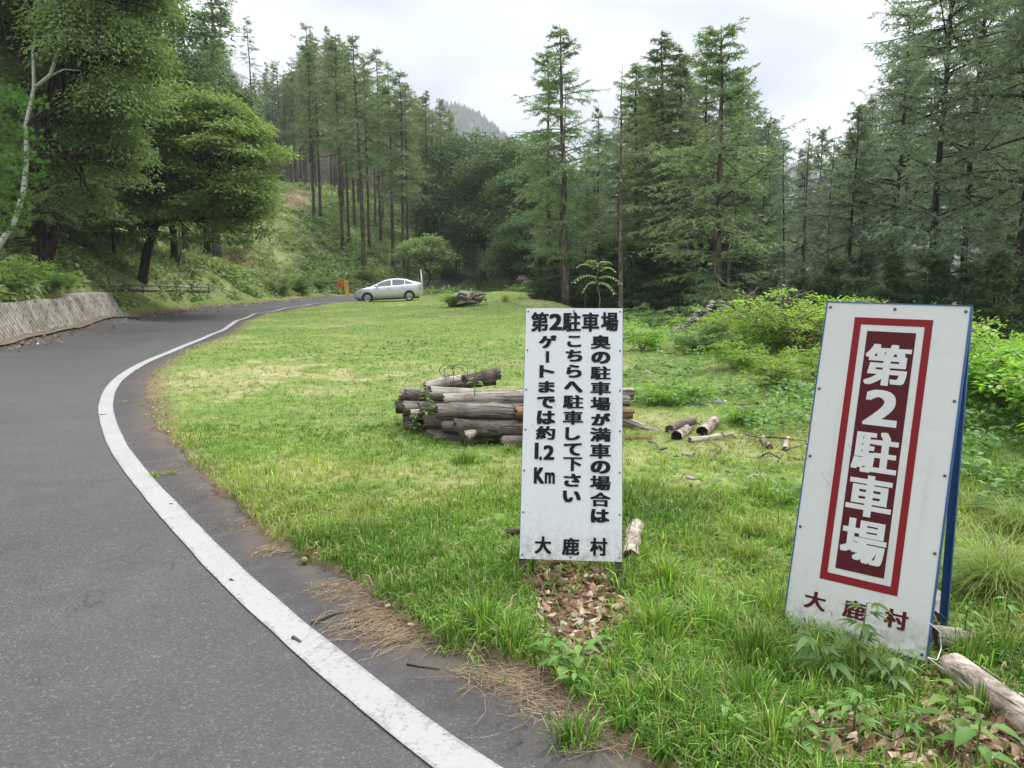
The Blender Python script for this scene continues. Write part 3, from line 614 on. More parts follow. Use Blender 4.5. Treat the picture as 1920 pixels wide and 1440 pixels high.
while n_r < 100:
    px = g.uniform(1010, 2350); Y_ = g.uniform(31, 90)
    if 1400 < px < 1600 and (Y_ < 48 or g.random() < .5): continue
    top = np.interp(px, SKX, SKY) + g.uniform(5, 130)
    if px > 1600 and g.random() < .35: continue
    tree(('cool%d' % g.integers(0, 4)) if px > 1380 or g.random() < .5 else 'larch%d' % g.integers(0, 6), px, Y_, top, 'dark slender larch among many in the wood in the hollow on the right', G_VAL, wide=g.uniform(.75, 1.0)); n_r += 1
g = rng(10)
for k in range(22):
    px = 1480 + k * 24 + g.uniform(-9, 9); Y_ = g.uniform(17.5, 24)
    tree('cypress%d' % (k % 2), px, Y_, g.uniform(450, 535) if px > 1560 else g.uniform(500, 560), 'dark young cypress in the thicket under the larches behind the red-framed sign', 'dark young cypresses under the larches on the right', 'cypress_tree', wide=1.0)
for k in range(16):
    px = 1010 + k * 29 + g.uniform(-9, 9); Y_ = g.uniform(30, 38)
    tree('cypress%d' % (k % 2), px, Y_, g.uniform(440, 520), 'dark young cypress at the foot of the wood between the two signs', 'dark young cypresses between the two signs', 'cypress_tree', wide=1.3)
# --- dark round broadleaf trees round the tunnel
for px, Y_, top, key, wd, lab in [(905, 70, 258, 'dark0', 1.0, 'dark round broadleaf tree right above the road tunnel'), (838, 74, 372, 'dark1', .8, 'lower dark broadleaf tree left of the road tunnel'), (960, 64, 268, 'dark2', .95, 'dark round broadleaf tree right of the one above the tunnel'),
                                  (1015, 56, 300, 'dark0', .9, 'dark broadleaf tree behind the leaning larch'), (1000, 48, 398, 'dark1', .9, 'low dark broadleaf tree right of the grassy mound'), (945, 84, 300, 'dark1', 1.1, 'dark broadleaf tree closing the tunnel behind'),
                                  (880, 92, 350, 'dark2', 1.1, 'dark broadleaf tree at the far end of the road tunnel'), (1090, 46, 380, 'dark2', .8, 'low dark broadleaf tree behind the top of the text sign'), (1150, 50, 400, 'dark0', .8, 'low dark broadleaf tree right of the text sign top')]:
    tree(key, px, Y_, top, lab, name='broadleaf_tree', wide=wd)
for pk, px, Y_, top in [('a', 795, 57, 448)]:
    proto('smallb', broadleaf(260, 4, ((0, 0, 2.2, 1.7, 1.7, 1.5),), 55, .15, 130, .4, .6, .06), M_bark, M_fern); tree('smallb', px, Y_, top, 'small pale green bushy tree at the foot of the fern slope behind the car', name='small_tree')

# --- left group by the road
def place_tree(pair, mt, mc, x, y, label, name, rz=0.0, sc=1.0, z=None):
    
    e = empty(name, (x, y, gz(x, y) if z is None else z), label, 'tree', None, rz); pair[0].build('trunk', mt, e); pair[1].build('crown', mc, e); e.scale = (sc,) * 3; return e
def rel(px, py, Y, o): return tuple(W(px, py, Y) - np.array(o))
def renv(lst, Y, k, o):   # crown clumps: photo column, row, metres nearer, radii at the old distance
    return [(*rel(px, py, Y + dy, o), rx * k, ry * k, rz * k) for px, py, dy, rx, ry, rz in lst]
# broadleaf with shelf-like crown over the bank
Y0 = 31.3; bx = xat(268, Y0, 527); bz = gz(bx, Y0); o_ = np.array([bx, Y0, bz])
tp = [rel(262, 545, Y0, o_), rel(268, 520, Y0, o_), rel(276, 470, Y0, o_), rel(292, 420, Y0, o_), rel(310, 370, Y0, o_), rel(335, 310, Y0 - .4, o_), rel(350, 250, Y0 - .6, o_)]
env = renv([(345, 235, -1, 2.3, 2.4, 1.3), (420, 300, -1.5, 1.75, 2.2, 1.9), (290, 300, -1, 1.5, 2.2, 2.1), (455, 395, -2, 1.05, 1.7, 1.2), (380, 400, -1.5, 1.3, 2, 1.1), (262, 415, -.5, 1.2, 1.8, 1.4), (420, 250, -.7, 1.3, 2, .9)], Y0, 1.08, o_)
place_tree(broadleaf(301, 8, env, 330, .15, 200, .26, .78, .22, .25, tp, 1.1), M_bark_dark, M_broad, bx, Y0, 'spreading green broadleaf tree with shelf-like crown on the bank above the fence', 'broadleaf_tree', z=bz)
# birch with white forked trunk at the left edge
Y0 = 21.0; bx = xat(-30, Y0, 490); bz = gz(bx, Y0); o_ = np.array([bx, Y0, bz])
tp = [rel(-34, 505, Y0, o_), rel(-2, 462, Y0, o_), rel(28, 415, Y0, o_), rel(44, 360, Y0, o_), rel(50, 300, Y0, o_), rel(48, 235, Y0, o_), rel(64, 165, Y0, o_), rel(62, 100, Y0, o_), rel(72, 20, Y0, o_), rel(80, -80, Y0, o_)]
env = renv([(190, 110, .6, 1.25, 1.2, 1.6), (95, 20, 1.6, 1.5, 1.3, 1.4), (225, -20, .5, 1.0, 1.2, 1.1), (215, 200, .6, .55, 1.0, .8), (150, 290, 1.9, 1.1, .9, 1.3), (15, 60, 1.8, .8, .9, 1.6), (230, 300, 1.4, .45, .8, .9), (120, 190, 2.2, 1.2, .8, 1.4)], Y0, 1.24, o_)
blm = MB(); bt = broadleaf(302, 9, env, 400, .105, 270, .55, .62, .085, .3, tp, .6, droop=.25, lm=blm)
tube(bt[0], [rel(66, 165, Y0 - .1, o_), rel(95, 140, Y0 - .2, o_), rel(106, 105, Y0 - .3, o_), rel(113, 70, Y0 - .3, o_), rel(126, 45, Y0 - .3, o_)], [.055, .05, .045, .032, .02], 8, bump=.06)
tube(bt[0], [rel(100, 140, Y0 - .2, o_), rel(120, 130, Y0 - .3, o_), rel(150, 132, Y0 - .3, o_)], [.03, .022, .01], 6)
be = place_tree(bt, M_birch, M_birch_leaf, bx, Y0, 'birch with crooked forked white trunk at the left edge above the wall', 'birch_tree', z=bz); blm.build('limb', M_bark_dark, be)
# dark conifer with twin trunk
Y0 = 24.3; bx = xat(78, Y0, 500); bz = gz(bx, Y0); o_ = np.array([bx, Y0, bz])
lt = larch(303, 14.0, base=.10, R=3.6, nb=220, tw=19, tuft=.105, droop=.22, sparse=1.1, dead=.8, trunk_r=.22, lean=.02)
tube(lt[0], [rel(80, 505, Y0, o_), rel(90, 470, Y0, o_), rel(108, 400, Y0, o_), rel(118, 330, Y0, o_), rel(122, 200, Y0, o_)], [.2, .18, .15, .12, .06], 9, bump=.05)
place_tree(lt, M_bark_dark, M_larch, bx, Y0, 'dark larch with twin black trunks above the retaining wall', 'larch_tree', rz=.6, z=bz)
# pine whose bright branches hang in at the left edge
bx, by = -12.9, 16.5; bz = gz(bx, by); o_ = np.array([bx, by, bz]); g = rng(6); tr = MB(); cr = MB()
tube(tr, [(0, 0, -.3), (.1, 0, 2), (0, .1, 4), (.05, 0, 8)], [.2, .17, .14, .06], 9, bump=.05)
for (px, py, yy) in [(55, 260, 16), (48, 330, 15.8), (38, 395, 15.6), (60, 200, 16.2), (20, 300, 15.4), (10, 240, 16), (50, 370, 16.3), (-10, 350, 16), (66, 300, 17), (20, 180, 17), (25, 430, 16.2)]:
    b = np.array(rel(px, py, yy, o_)); a_ = np.array([0, 0, b[2] + .6]); Pl = limb(tr, a_, b, .04, .012, g, 7, .05)
    for k in range(190):
        f = g.uniform(.3, 1.02); c_ = a_ * (1 - f) + b * f + g.normal(0, .2, 3) * [1, 1, .5]; nn = 16
        d = unit(np.r_[(b - a_)[:2], .9] / 1.5 + g.normal(0, .2, 3)); needles(cr, np.repeat(c_[None], nn, 0), d + g.normal(0, .5, (nn, 3)), g.uniform(.08, .13, nn), .012, np.full(nn, g.uniform(.2, 1)), g)
place_tree((tr, cr), M_bark, M_pine, bx, by, 'bright green pine whose branches reach in at the left edge', 'pine_tree', z=bz)
# trees behind the left group
for px, Y_, top, key, wd, lab in [(350, 46, -60, 'near0', 1.15, 'tall pale larch behind the shelf-crowned broadleaf tree'), (408, 47, -40, 'near1', 1.5, 'tall larch leaning over the sky gap behind the broadleaf tree'), (290, 45, -150, 'larch2', 1.1, 'tall larch behind the birch and the broadleaf tree'),
                                  (180, 38, -160, 'dark0', 1.0, 'big broadleaf tree standing behind the birch'), (60, 34, -200, 'dark1', 1.0, 'big broadleaf tree filling behind the twin black trunks'), (-60, 30, -200, 'dark2', 1.0, 'big broadleaf tree beyond the left edge'),
                                  (330, 39, 95, 'dark2', .8, 'dark tree low behind the shelf-crowned broadleaf tree'), (390, 50, 130, 'dark0', .8, 'dark tree beside the sky gap behind the broadleaf tree'), (250, 50, 60, 'dark1', .9, 'dark tree deep in the wood left'),
                                  (-260, 27, -260, 'dark0', 1.0, 'broadleaf tree above the wall beyond the left edge'), (-620, 25, -300, 'larch1', 1.0, 'larch above the wall well beyond the left edge'), (120, 30, 250, 'dark0', .7, 'low dark tree in the shade behind the twin black trunks'), (215, 33, 300, 'dark2', .7, 'low dark tree in the shade left of the broadleaf tree trunk')]:
    tree(key, px, Y_, top, lab, name='larch_tree' if 'larch' in lab else 'broadleaf_tree', wide=wd)
proto('palet', broadleaf(262, 5, ((0, 0, 3.6, 1.2, 1.2, 1.4),), 60, .10, 150, .45, .5, .06), M_bark_grey, foliage('pale_leaves', (.07, .11, .07), (.22, .28, .19), .3))
tree('palet', 335, 37.0, 275, 'slim young tree with pale grey-green leaves before the broadleaf crown', name='young_tree', wide=.9)

# ------------------------------------------------------------------ undergrowth, bushes
def fern_field(name, px_rng, Y_rng, n, size, mt, seed, cond, label, k=16, asp=.30):
    g = rng(seed); px = g.uniform(*px_rng, n); Yv = np.exp(g.uniform(math.log(Y_rng[0]), math.log(Y_rng[1]), n)); x = (px - 960) / FPX * Yv * 1.01
    ok = cond(x, Yv, g); x, Yv = x[ok], Yv[ok]; z = hground(x, Yv); M = len(x)
    sz = size * g.uniform(.5, 1.4, M) * (.5 + fbm(x * .5, Yv * .5, 3)); i = np.repeat(np.arange(M), k); K = len(i)
    az = g.uniform(0, 6.283, K); el = g.uniform(.1, 1.3, K); D = np.c_[np.cos(az) * np.cos(el), np.sin(az) * np.cos(el), np.sin(el)]
    base = np.c_[x, Yv, z][i] + D * (sz[i] * g.uniform(0, .9, K))[:, None] + np.c_[g.normal(0, .2, (K, 2)) * sz[i][:, None], np.zeros(K)]
    D2 = D.copy(); D2[:, 2] = g.normal(-.1, .4, K); tn = np.clip(fbm(x * .35, Yv * .35, 9)[i] * .9 + g.normal(0, .22, K), 0, 1)
    mb = MB(); leaves(mb, base, D2, unit(np.c_[g.normal(0, .5, (K, 2)), np.ones(K)]), sz[i] * g.uniform(.35, .8, K), sz[i] * asp, tn)
    return tag(mb.build(name, mt), label, None, None, 'stuff')
def c_hill(x, y, g): return (road_sdf(x, y) > .8) & (hill(x, y) > .5) & (seg_dist(x, y, TRAIL) > .9 + g.random(len(x)) * 2.4) & (np.hypot(x - SCREE[0], (y - SCREE[1]) * .6) > 2.2 + g.random(len(x)) * 2) & (g.random(len(x)) < .25 + .9 * smooth(.3, .6, fbm(x * .4, y * .4, 77)))
fern_field('fern_undergrowth', (330, 900), (40, 100), 26000, .42, M_fern, 21, c_hill, 'ferns and brambles covering the open slope behind the car')
fern_field('bank_undergrowth', (-1000, 620), (9, 54), 32000, .32, M_fern, 22, lambda x, y, g: (bank(x, y)[0] > .55) & (np.hypot(x - SCREE[0], (y - SCREE[1]) * .6) > 2.2 + g.random(len(x)) * 2) & (g.random(len(x)) < .2 + smooth(.35, .65, fbm(x * .7, y * .7, 78)) * .9), 'low weeds and brambles on the bank beside the road', 14)
fern_field('forest_undergrowth', (1000, 2050), (19, 40), 11000, .34, M_cypress, 23, lambda x, y, g: (x > 3.5), 'dark undergrowth at the foot of the wood on the right', 14)

fern_field('track_grass', (440, 600), (42, 84), 9000, .20, M_fern, 24, lambda x, y, g: (road_sdf(x, y) > .5) & (seg_dist(x, y, TRAIL) < 4.5) & (g.random(len(x)) < (.25 + .75 * (y < 67)) * smooth(.3, .55, fbm(x, y, 79))), 'short rough grass on the open track up the hill', 10)
def bush_mesh(seed, stems=14, H=1.2, R=1.0, leaf=.06, per=60, arch=.5, pinn=False, tw=5):
    """arching stems that branch, leaves set alternately along the twigs"""
    g = rng(seed); st = MB(); lf = MB(); Ps = []; m_ = 8; s = np.linspace(0, 1, m_)
    for k in range(stems):
        a = g.uniform(0, 6.283); rr_ = R * g.uniform(.3, 1.0); h = H * g.uniform(.55, 1.0) * (1 - .35 * rr_ / R)
        P = np.c_[np.cos(a) * rr_ * s ** 1.3, np.sin(a) * rr_ * s ** 1.3, h * (s * (1 + arch) - arch * s ** 2.4)] + np.cumsum(g.normal(0, .012, (m_, 3)), 0); Ps.append(P)
        for q in range(tw):
            f = g.integers(2, m_ - 1); a2 = a + g.normal(0, 1.1); L2 = R * g.uniform(.2, .5); Ps.append(P[f] + np.c_[np.cos(a2) * L2 * s, np.sin(a2) * L2 * s, L2 * (g.uniform(.1, .7) * s - .35 * s ** 2)])
    Ps = np.array(Ps); tubes(st, Ps, (.010 * H * (1 - .75 * s))[None] * np.ones((len(Ps), 1)), 4)
    K = len(Ps) * per; i = np.repeat(np.arange(len(Ps)), per); f = g.uniform(.25, 1, K) ** .8 * (m_ - 1.001); i0 = f.astype(int); fr = (f - i0)[:, None]
    B = Ps[i, i0] * (1 - fr) + Ps[i, i0 + 1] * fr; ax = unit(Ps[i, i0 + 1] - Ps[i, i0]); sd_ = unit(np.cross(ax, [0, 0, 1.])) * np.where(g.random(K) < .5, 1, -1)[:, None]
    D = ax * .4 + sd_ * g.uniform(.4, 1, K)[:, None] + np.c_[g.normal(0, .3, (K, 2)), g.normal(0, .25, K)]; B = B + unit(D) * (leaf * g.uniform(0, 1.6, K))[:, None]
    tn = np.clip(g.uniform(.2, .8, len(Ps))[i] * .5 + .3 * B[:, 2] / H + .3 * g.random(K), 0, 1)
    leaves(lf, B, D, unit(np.c_[g.normal(0, .35, (K, 2)), np.ones(K)]), leaf * g.uniform(.6, 1.35, K), leaf * .6, tn); return st, lf
BP = {}
for k, a_ in {'b0': (401, 16, 1.3, 1.5, .085, 34), 'b1': (402, 22, 1.5, 1.9, .08, 36), 'b2': (403, 12, .9, .9, .065, 30), 'low': (404, 16, .5, .75, .05, 26), 'near': (405, 20, 1.35, 1.6, .10, 34)}.items():
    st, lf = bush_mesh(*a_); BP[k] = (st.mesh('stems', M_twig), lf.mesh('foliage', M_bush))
M_bush2 = foliage('shrub_leaves_dull', (.055, .12, .03), (.24, .36, .12), .38, .2)
st, lf = bush_mesh(406, 20, .8, .9, .05, 50); BP['dull'] = (st.mesh('stems', M_twig), lf.mesh('foliage', M_bush2))
def bush(key, x, y, s, label, group=None, name='bramble_bush', sz=1.0, rz=0.0, z=None):
    e = empty(name, (x, y, (gz(x, y) if z is None else z) - .03), label, 'bush', group, rz); e.scale = (s, s, s * sz)
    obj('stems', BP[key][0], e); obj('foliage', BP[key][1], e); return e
def bpx(key, px, py, s, label, **kw):
    p = onpx(px, py); return bush(key, p[0], p[1], s, label, **kw)
def bY(key, px, Y, s, label, **kw): return bush(key, xat(px, Y, 650), Y, s, label, **kw)
bY('b1', 1500, 11.5, 0.74, 'broad bright green bramble bush just left of the red-framed sign', sz=1.05)
bY('b0', 1440, 12.2, 0.63, 'bramble bush under the arching dead branch')
bY('b2', 1530, 9.6, 0.55, 'small bramble bush low beside the left edge of the red-framed sign', rz=1.0)
bY('b0', 1700, 11, 0.78, 'bramble bush whose tips rise over the red-framed sign', sz=1.15)
bY('near', 1590, 12.5, 0.70, 'bramble bush hidden behind the red-framed sign', rz=2)
bY('near', 1885, 7.6, 0.73, 'big bright green bramble bush right of the blue sign frame', rz=.3, sz=1.0)
bY('near', 1820, 8.8, 0.63, 'bright bramble bush close behind the blue back leg of the sign', rz=2.2)
bY('b1', 1960, 9.5, 0.63, 'bramble bush cut by the right edge behind the big one', rz=1.2)
bY('near', 2150, 6.0, .7, 'bramble bush well beyond the right edge', rz=3)
bY('b1', 2030, 7.5, 0.59, 'bramble bush beyond the right edge', rz=4)
bY('b2', 1378, 10.6, 0.63, 'small loose shrub standing alone on the lawn left of the brambles', sz=.85)
bY('low', 1400, 7.4, 0.46, 'low green shrub among the broken logs')
bY('low', 1258, 8.6, 0.63, 'feathery low shrub right of the text sign behind the log trunk', rz=2)
bY('low', 1310, 9.0, 0.44, 'little shrub behind the curved bark pieces', rz=1)
bY('b2', 1205, 13.5, .7, 'small shrub on the rough ground just right of the text sign top', sz=.9)
bY('dull', 1300, 12.6, .7, 'dull shrub on the mound in front of the rubble', sz=.8)
bY('b2', 1352, 13.2, .75, 'bright small shrub in front of the right half of the rubble', rz=5)
bY('b2', 1455, 9.2, .6, 'small bramble midway between the loose shrub and the framed sign', rz=2.5)
bY('dull', 1225, 19, 0.85, 'bush on the crest right of the text sign', sz=.8)
bY('b2', 1283, 18, 0.81, 'bright bush on the crest left of the rubble', sz=.8)
bY('dull', 1180, 21, 0.81, 'dull green bush on the crest behind the top of the text sign')
bY('b2', 1310, 16.5, 0.52, 'bright tuft of shoots at the left end of the rubble', rz=2)
bY('b2', 1395, 15, 0.59, 'bramble at the right end of the rubble', rz=3)
bY('dull', 970, 42, 1.2, 'dull bush at the lawn edge left of the text sign'); bY('dull', 945, 47, 1.3, 'dull bush at the grassy mound near the tunnel', rz=2); bY('dull', 1010, 33, 1.0, 'dull bush left of the leaning larch', rz=1)
for k, (px, py, s_) in enumerate([(10, 548, .9), (48, 540, 1.0), (92, 548, .8), (128, 545, .6)]):
    bpx('dull' if k % 2 == 0 else 'b2', px, py, s_, ['bush hanging over the left end of the retaining wall', 'bright bush on the top of the wall below the birch', 'bush on the wall below the twin black trunks', 'small bush on the wall right of the twin trunks'][k], rz=k)
for k, (px, py, s_) in enumerate([(555, 548, 1.6), (590, 545, 1.5), (520, 552, 1.2), (615, 540, 1.3), (690, 530, 1.4), (830, 520, 1.4)]):
    bpx('dull', px, py, s_, ['round bush at the road bend below the fern slope', 'brown-green bush left of the orange board', 'low bush where the bank meets the far road', 'bush just behind the orange board', 'bush behind the car roof', 'bush by the far road right of the white posts'][k], rz=k)
# sapling with feather leaves behind the top of the text sign
g = rng(12); p0 = W(1122, 600, 20); p0[2] = gz(p0[0], p0[1]); o_ = p0; st = MB(); lf = MB()
tube(st, [(0, 0, 0), rel(1125, 560, 20, o_), rel(1118, 525, 20, o_), rel(1122, 500, 20, o_)], [.025, .02, .015, .01], 6)
for (px, py, zt) in [(1085, 500, 20), (1150, 508, 20), (1078, 528, 19.7), (1160, 530, 20.2), (1105, 492, 20.3), (1140, 494, 19.6), (1095, 545, 20), (1150, 548, 19.8)]:
    a_ = np.array(rel(1120, 512 + (py - 510) * .5, 20, o_)); b = np.array(rel(px, py, zt, o_)); s = np.linspace(0, 1, 9)[:, None]; P = a_ * (1 - s) + b * s + np.array([0, 0, .12]) * (s * (1 - s) * 4); tube(st, P, .006, 4)
    ax = unit(P[-1] - P[0]); side = unit(np.cross(ax, [0, 0, 1.]))
    for q in P[1:]:
        for sg in (-1, 1): leaves(lf, q[None], (side * sg + ax * .5 + [0, 0, -.25])[None], np.array([[0, 0, 1.]]), .15, .06, [g.uniform(.5, 1)])
e = empty('sapling', p0, 'slender sapling with feather-shaped leaves behind the top of the text sign', 'sapling'); st.build('stem', M_twig, e); lf.build('foliage', M_birch_leaf, e)
# arching dead branches
for pts, lab in [([(1462, 640), (1455, 610), (1465, 580), (1490, 556), (1525, 545)], 'long dead branch arching over the brambles left of the sign'), ([(1428, 620), (1412, 590), (1398, 568), (1402, 552), (1412, 548)], 'short dead branch curling upright beside the bramble bush')]:
    g = rng(len(lab)); P = np.array([W(px, py, 13.0) for px, py in pts]); d_ = np.r_[0, np.cumsum(np.linalg.norm(np.diff(P, axis=0), axis=1))]; u_ = np.linspace(0, d_[-1], 14); P = np.c_[[np.interp(u_, d_, P[:, c]) for c in range(3)]].T
    P[0, 2] = gz(P[0, 0], P[0, 1]) - .05; mb = MB(); tube(mb, P, np.linspace(.03, .008, 14), 6, bump=.1)
    for k in range(34):
        q = P[g.integers(4, 14)]; e_ = q + g.normal(0, .16, 3) + [0, 0, -.12]; tube(mb, [q, (q + e_) / 2 + g.normal(0, .02, 3), e_], [.006, .005, .003], 3, cap=False)
    tag(mb.build('dead_branch', M_twig), lab, 'branch')

# ------------------------------------------------------------------ the two standing signs
def pose(b, yaw, tilt, roll):
    cy_, sy_ = math.cos(yaw), math.sin(yaw); X_ = np.array([cy_, sy_, 0]); N_ = np.array([-sy_, cy_, 0])
    up_ = math.cos(tilt) * np.array([0, 0, 1.]) + math.sin(tilt) * N_
    x2 = math.cos(roll) * X_ + math.sin(roll) * up_; u2 = math.cos(roll) * up_ - math.sin(roll) * X_; n2 = np.cross(u2, x2)
    return np.array(b, float), x2, n2, u2
def uv(px, py, ps):          # board coordinates (m from bottom centre) of a photo pixel
    b, x2, n2, u2 = ps; ray = np.array([0, cp, -sp]) + (px - 960) / FPX * np.array([1, 0, 0]) + (720 - py) / FPX * np.array([0, sp, cp])
    o0 = np.array([0, 0, CAMH]); t_ = ((b - o0) @ n2) / (ray @ n2); q = o0 + ray * t_ - b; return q @ x2, q @ u2
GL = {}
def glyph(ch, off=0.0):
    if (ch, off) in GL: return GL[(ch, off)]
    cu = bpy.data.curves.new('glyph', 'FONT'); cu.body = ch; cu.size = 1; cu.offset = off; cu.resolution_u = 5
    ob = bpy.data.objects.new('glyph', cu); COL.objects.link(ob); dg = bpy.context.evaluated_depsgraph_get(); me = bpy.data.meshes.new_from_object(ob.evaluated_get(dg))
    V = np.array([v.co[:2] for v in me.vertices]); me.calc_loop_triangles(); F = np.array([t_.vertices for t_ in me.loop_triangles])
    bpy.data.objects.remove(ob); bpy.data.curves.remove(cu); bpy.data.meshes.remove(me)
    V = (V - V.min(0)) / (V.max(0) - V.min(0)); GL[(ch, off)] = (V, F); return V, F
def put(mb, ch, cx_, cy_, w, h, y=-.0032, off=.022):
    V, F = glyph(ch); e_ = off * (1.0 if w > .02 else .8); n_c = 0
    for dx_ in (-1, 0, 1):
        for dz_ in (-.55, 0, .55):
            P = np.c_[cx_ + (V[:, 0] - .5) * w * (1 - 2 * e_) + dx_ * e_ * w, np.full(len(V), y - n_c * .00005), cy_ + (V[:, 1] - .5) * h * (1 - 1.1 * e_) + dz_ * e_ * h]; mb.add(P, F); n_c += 1
def quad(mb, pts, y): mb.add([(x_, y, z_) for x_, z_ in pts], None, [(0, 1, 2, 3)])
def mat_world(ps):
    b, x2, n2, u2 = ps; M = Matrix.Identity(4)
    for i_ in range(3): M[i_][0], M[i_][1], M[i_][2], M[i_][3] = x2[i_], n2[i_], u2[i_], b[i_]
    return M
def rbox(mb, x0, x1, y0, y1, z0, z1): box(mb, ((x0 + x1) / 2, (y0 + y1) / 2, (z0 + z1) / 2), (x1 - x0, y1 - y0, z1 - z0))
def signboard_mat(name, c1, c2, spots, bumpy):
    m, t, o = mat(name); tcn = t.nodes.new('ShaderNodeTexCoord').outputs['Object']
    n = noise(t, 2.2, 5.0, .6, tcn); c = mixc(t, n, c1, c2)
    sp_ = N(t, 'ShaderNodeTexVoronoi', Scale=60.0); t.links.new(tcn, sp_.inputs['Vector'])
    k = math_n(t, 'MULTIPLY', ramp(t, sp_.outputs['Distance'], [(.0, 1.0), (.13, 0.0)]), ramp(t, noise(t, 5.0, 4.0, .6, tcn), [(.50, 0.0), (.62, spots)]))
    c = mixc(t, k, c, (.16, .15, .14))
    mp = N(t, 'ShaderNodeMapping'); mp.inputs['Scale'].default_value = (9, 9, 9); t.links.new(tcn, mp.inputs[0])
    sc_ = noise(t, 1.6, 8.0, .8, mp.outputs[0], 1.5); k2 = ramp(t, sc_, [(.60, 0.0), (.66, .6)]); c = mixc(t, k2, c, (.30, .29, .27))
    mz = N(t, 'ShaderNodeMapping'); mz.inputs['Scale'].default_value = (30, 30, 1.3); t.links.new(tcn, mz.inputs[0]); stn = ramp(t, noise(t, 1.0, 3.0, .5, mz.outputs[0]), [(.5, 1.0), (.75, .86)])
    sz_ = N(t, 'ShaderNodeSeparateXYZ'); t.links.new(tcn, sz_.inputs[0]); mud = math_n(t, 'MULTIPLY', ramp(t, sz_.outputs[2], [(0.0, .75), (.16, .12), (.4, 0.0)]), ramp(t, noise(t, 26.0, 8.0, .75, tcn), [(.42, 0.0), (.62, 1.0)])); c = mixc(t, mud, c, (.24, .20, .15))
    mv = N(t, 'ShaderNodeMapping'); mv.inputs['Scale'].default_value = (16, 16, .9); t.links.new(tcn, mv.inputs[0]); rn_ = ramp(t, noise(t, 1.0, 4.0, .6, mv.outputs[0]), [(.58, 0.0), (.72, .22)]); c = mixc(t, rn_, c, (.40, .37, .31))
    hb = noise(t, bumpy[0], 2.0, .5, tcn); principled(t, o, c, .38, .45, hb, bumpy[1], .012); return m
M_boardA = signboard_mat('painted_board', (.58, .60, .61), (.67, .685, .69), .9, (6.0, .06))
M_boardB = signboard_mat('enamel_board', (.53, .54, .525), (.61, .62, .605), .5, (4.0, .16))
M_black = flat('black_lettering', (.006, .006, .008), .6, .2, .2)
M_maroon = flat('maroon_paint', (.075, .008, .011), .6, .2, .25, 6)
M_red = flat('red_paint', (.20, .008, .014), .6, .25, .15, 5)
M_white_l = flat('white_lettering', (.57, .58, .57), .45, .4, .05)
M_rust = flat('rusty_iron', (.075, .045, .038), .8, .3, .5, 30, bs=.3)
M_blue = flat('blue_steel', (.018, .075, .26), .42, .5, .25, 14, bs=.1)
M_screw = flat('screw_steel', (.13, .12, .11), .5, .5, .3, 40, .6)
# text sign
psA = pose((.286, 3.600, .116), -.099, .324, .003); wA, hA = .50, 1.278
root = empty('text_sign', (0, 0, 0), 'white sign board with three columns of black Japanese text standing on the lawn', 'sign'); root.matrix_world = mat_world(psA)
mb = MB(); rbox(mb, -wA / 2, wA / 2, 0, .0025, 0, hA); mb.build('board', M_boardA, root, False)
mb = MB()
for s_ in (-1, 1): rbox(mb, min(s_ * wA / 2, s_ * (wA / 2 - .03)) - (.002 if s_ < 0 else 0), max(s_ * wA / 2, s_ * (wA / 2 - .03)) + (.002 if s_ > 0 else 0), .003, .028, -.002, hA + .002)
for z_ in (.0, hA * .5, hA - .03): rbox(mb, -wA / 2 + .031, wA / 2 - .031, .004, .026, z_ + .001, z_ + .029)
mb.build('frame', M_rust, root, False)
for s_ in (-1, 1):
    mb = MB(); x0_ = s_ * (wA / 2 - .013); rbox(mb, x0_ - .014, x0_ + .014, .005, .030, -.20, -.003); mb.build('leg', M_rust, root, False)
for s_ in (-1, 1):
    mb = MB(); a_ = np.array([s_ * .20, .035, hA * .93]); foot = np.array([s_ * .20, 0, 0]); M4 = np.array(mat_world(psA)); wf = M4[:3, :3] @ np.array([s_ * .20, 0, 0]) + M4[:3, 3]; wf = wf + np.array([.1, .80, 0]); wf[2] = gz(wf[0], wf[1]) - .02
    lf_ = M4[:3, :3].T @ (wf - M4[:3, 3]); tube(mb, [a_, lf_], .012, 6); mb.build('back_leg', M_rust, root)
mb = MB()
def bx7(ch, x0, y0, x1, y1, off=.04):
    f_ = lambda x, y: uv(940 + x / 2.6667, 560 + y / 2.6667, psA)
    cx_, cy_ = f_((x0 + x1) / 2, (y0 + y1) / 2); w_ = f_(x1, (y0 + y1) / 2)[0] - f_(x0, (y0 + y1) / 2)[0]; h_ = f_((x0 + x1) / 2, y0)[1] - f_((x0 + x1) / 2, y1)[1]
    if ch == '|': rbox(mb, cx_ - w_ / 2, cx_ + w_ / 2, -.0034, -.0028, cy_ - h_ / 2, cy_ + h_ / 2)
    elif ch == '.': quad(mb, [(cx_ - w_ / 2, cy_ + h_ * .1), (cx_ - w_ * .1, cy_ - h_ / 2), (cx_ + w_ / 2, cy_ - h_ * .1), (cx_ + w_ * .1, cy_ + h_ / 2)], -.0032)
    else: put(mb, ch, cx_, cy_, w_, h_, off={'1': .0, 'K': .075, 'm': .06, '2': .07}.get(ch, .040 if ord(ch) > 0x4e00 else .062))
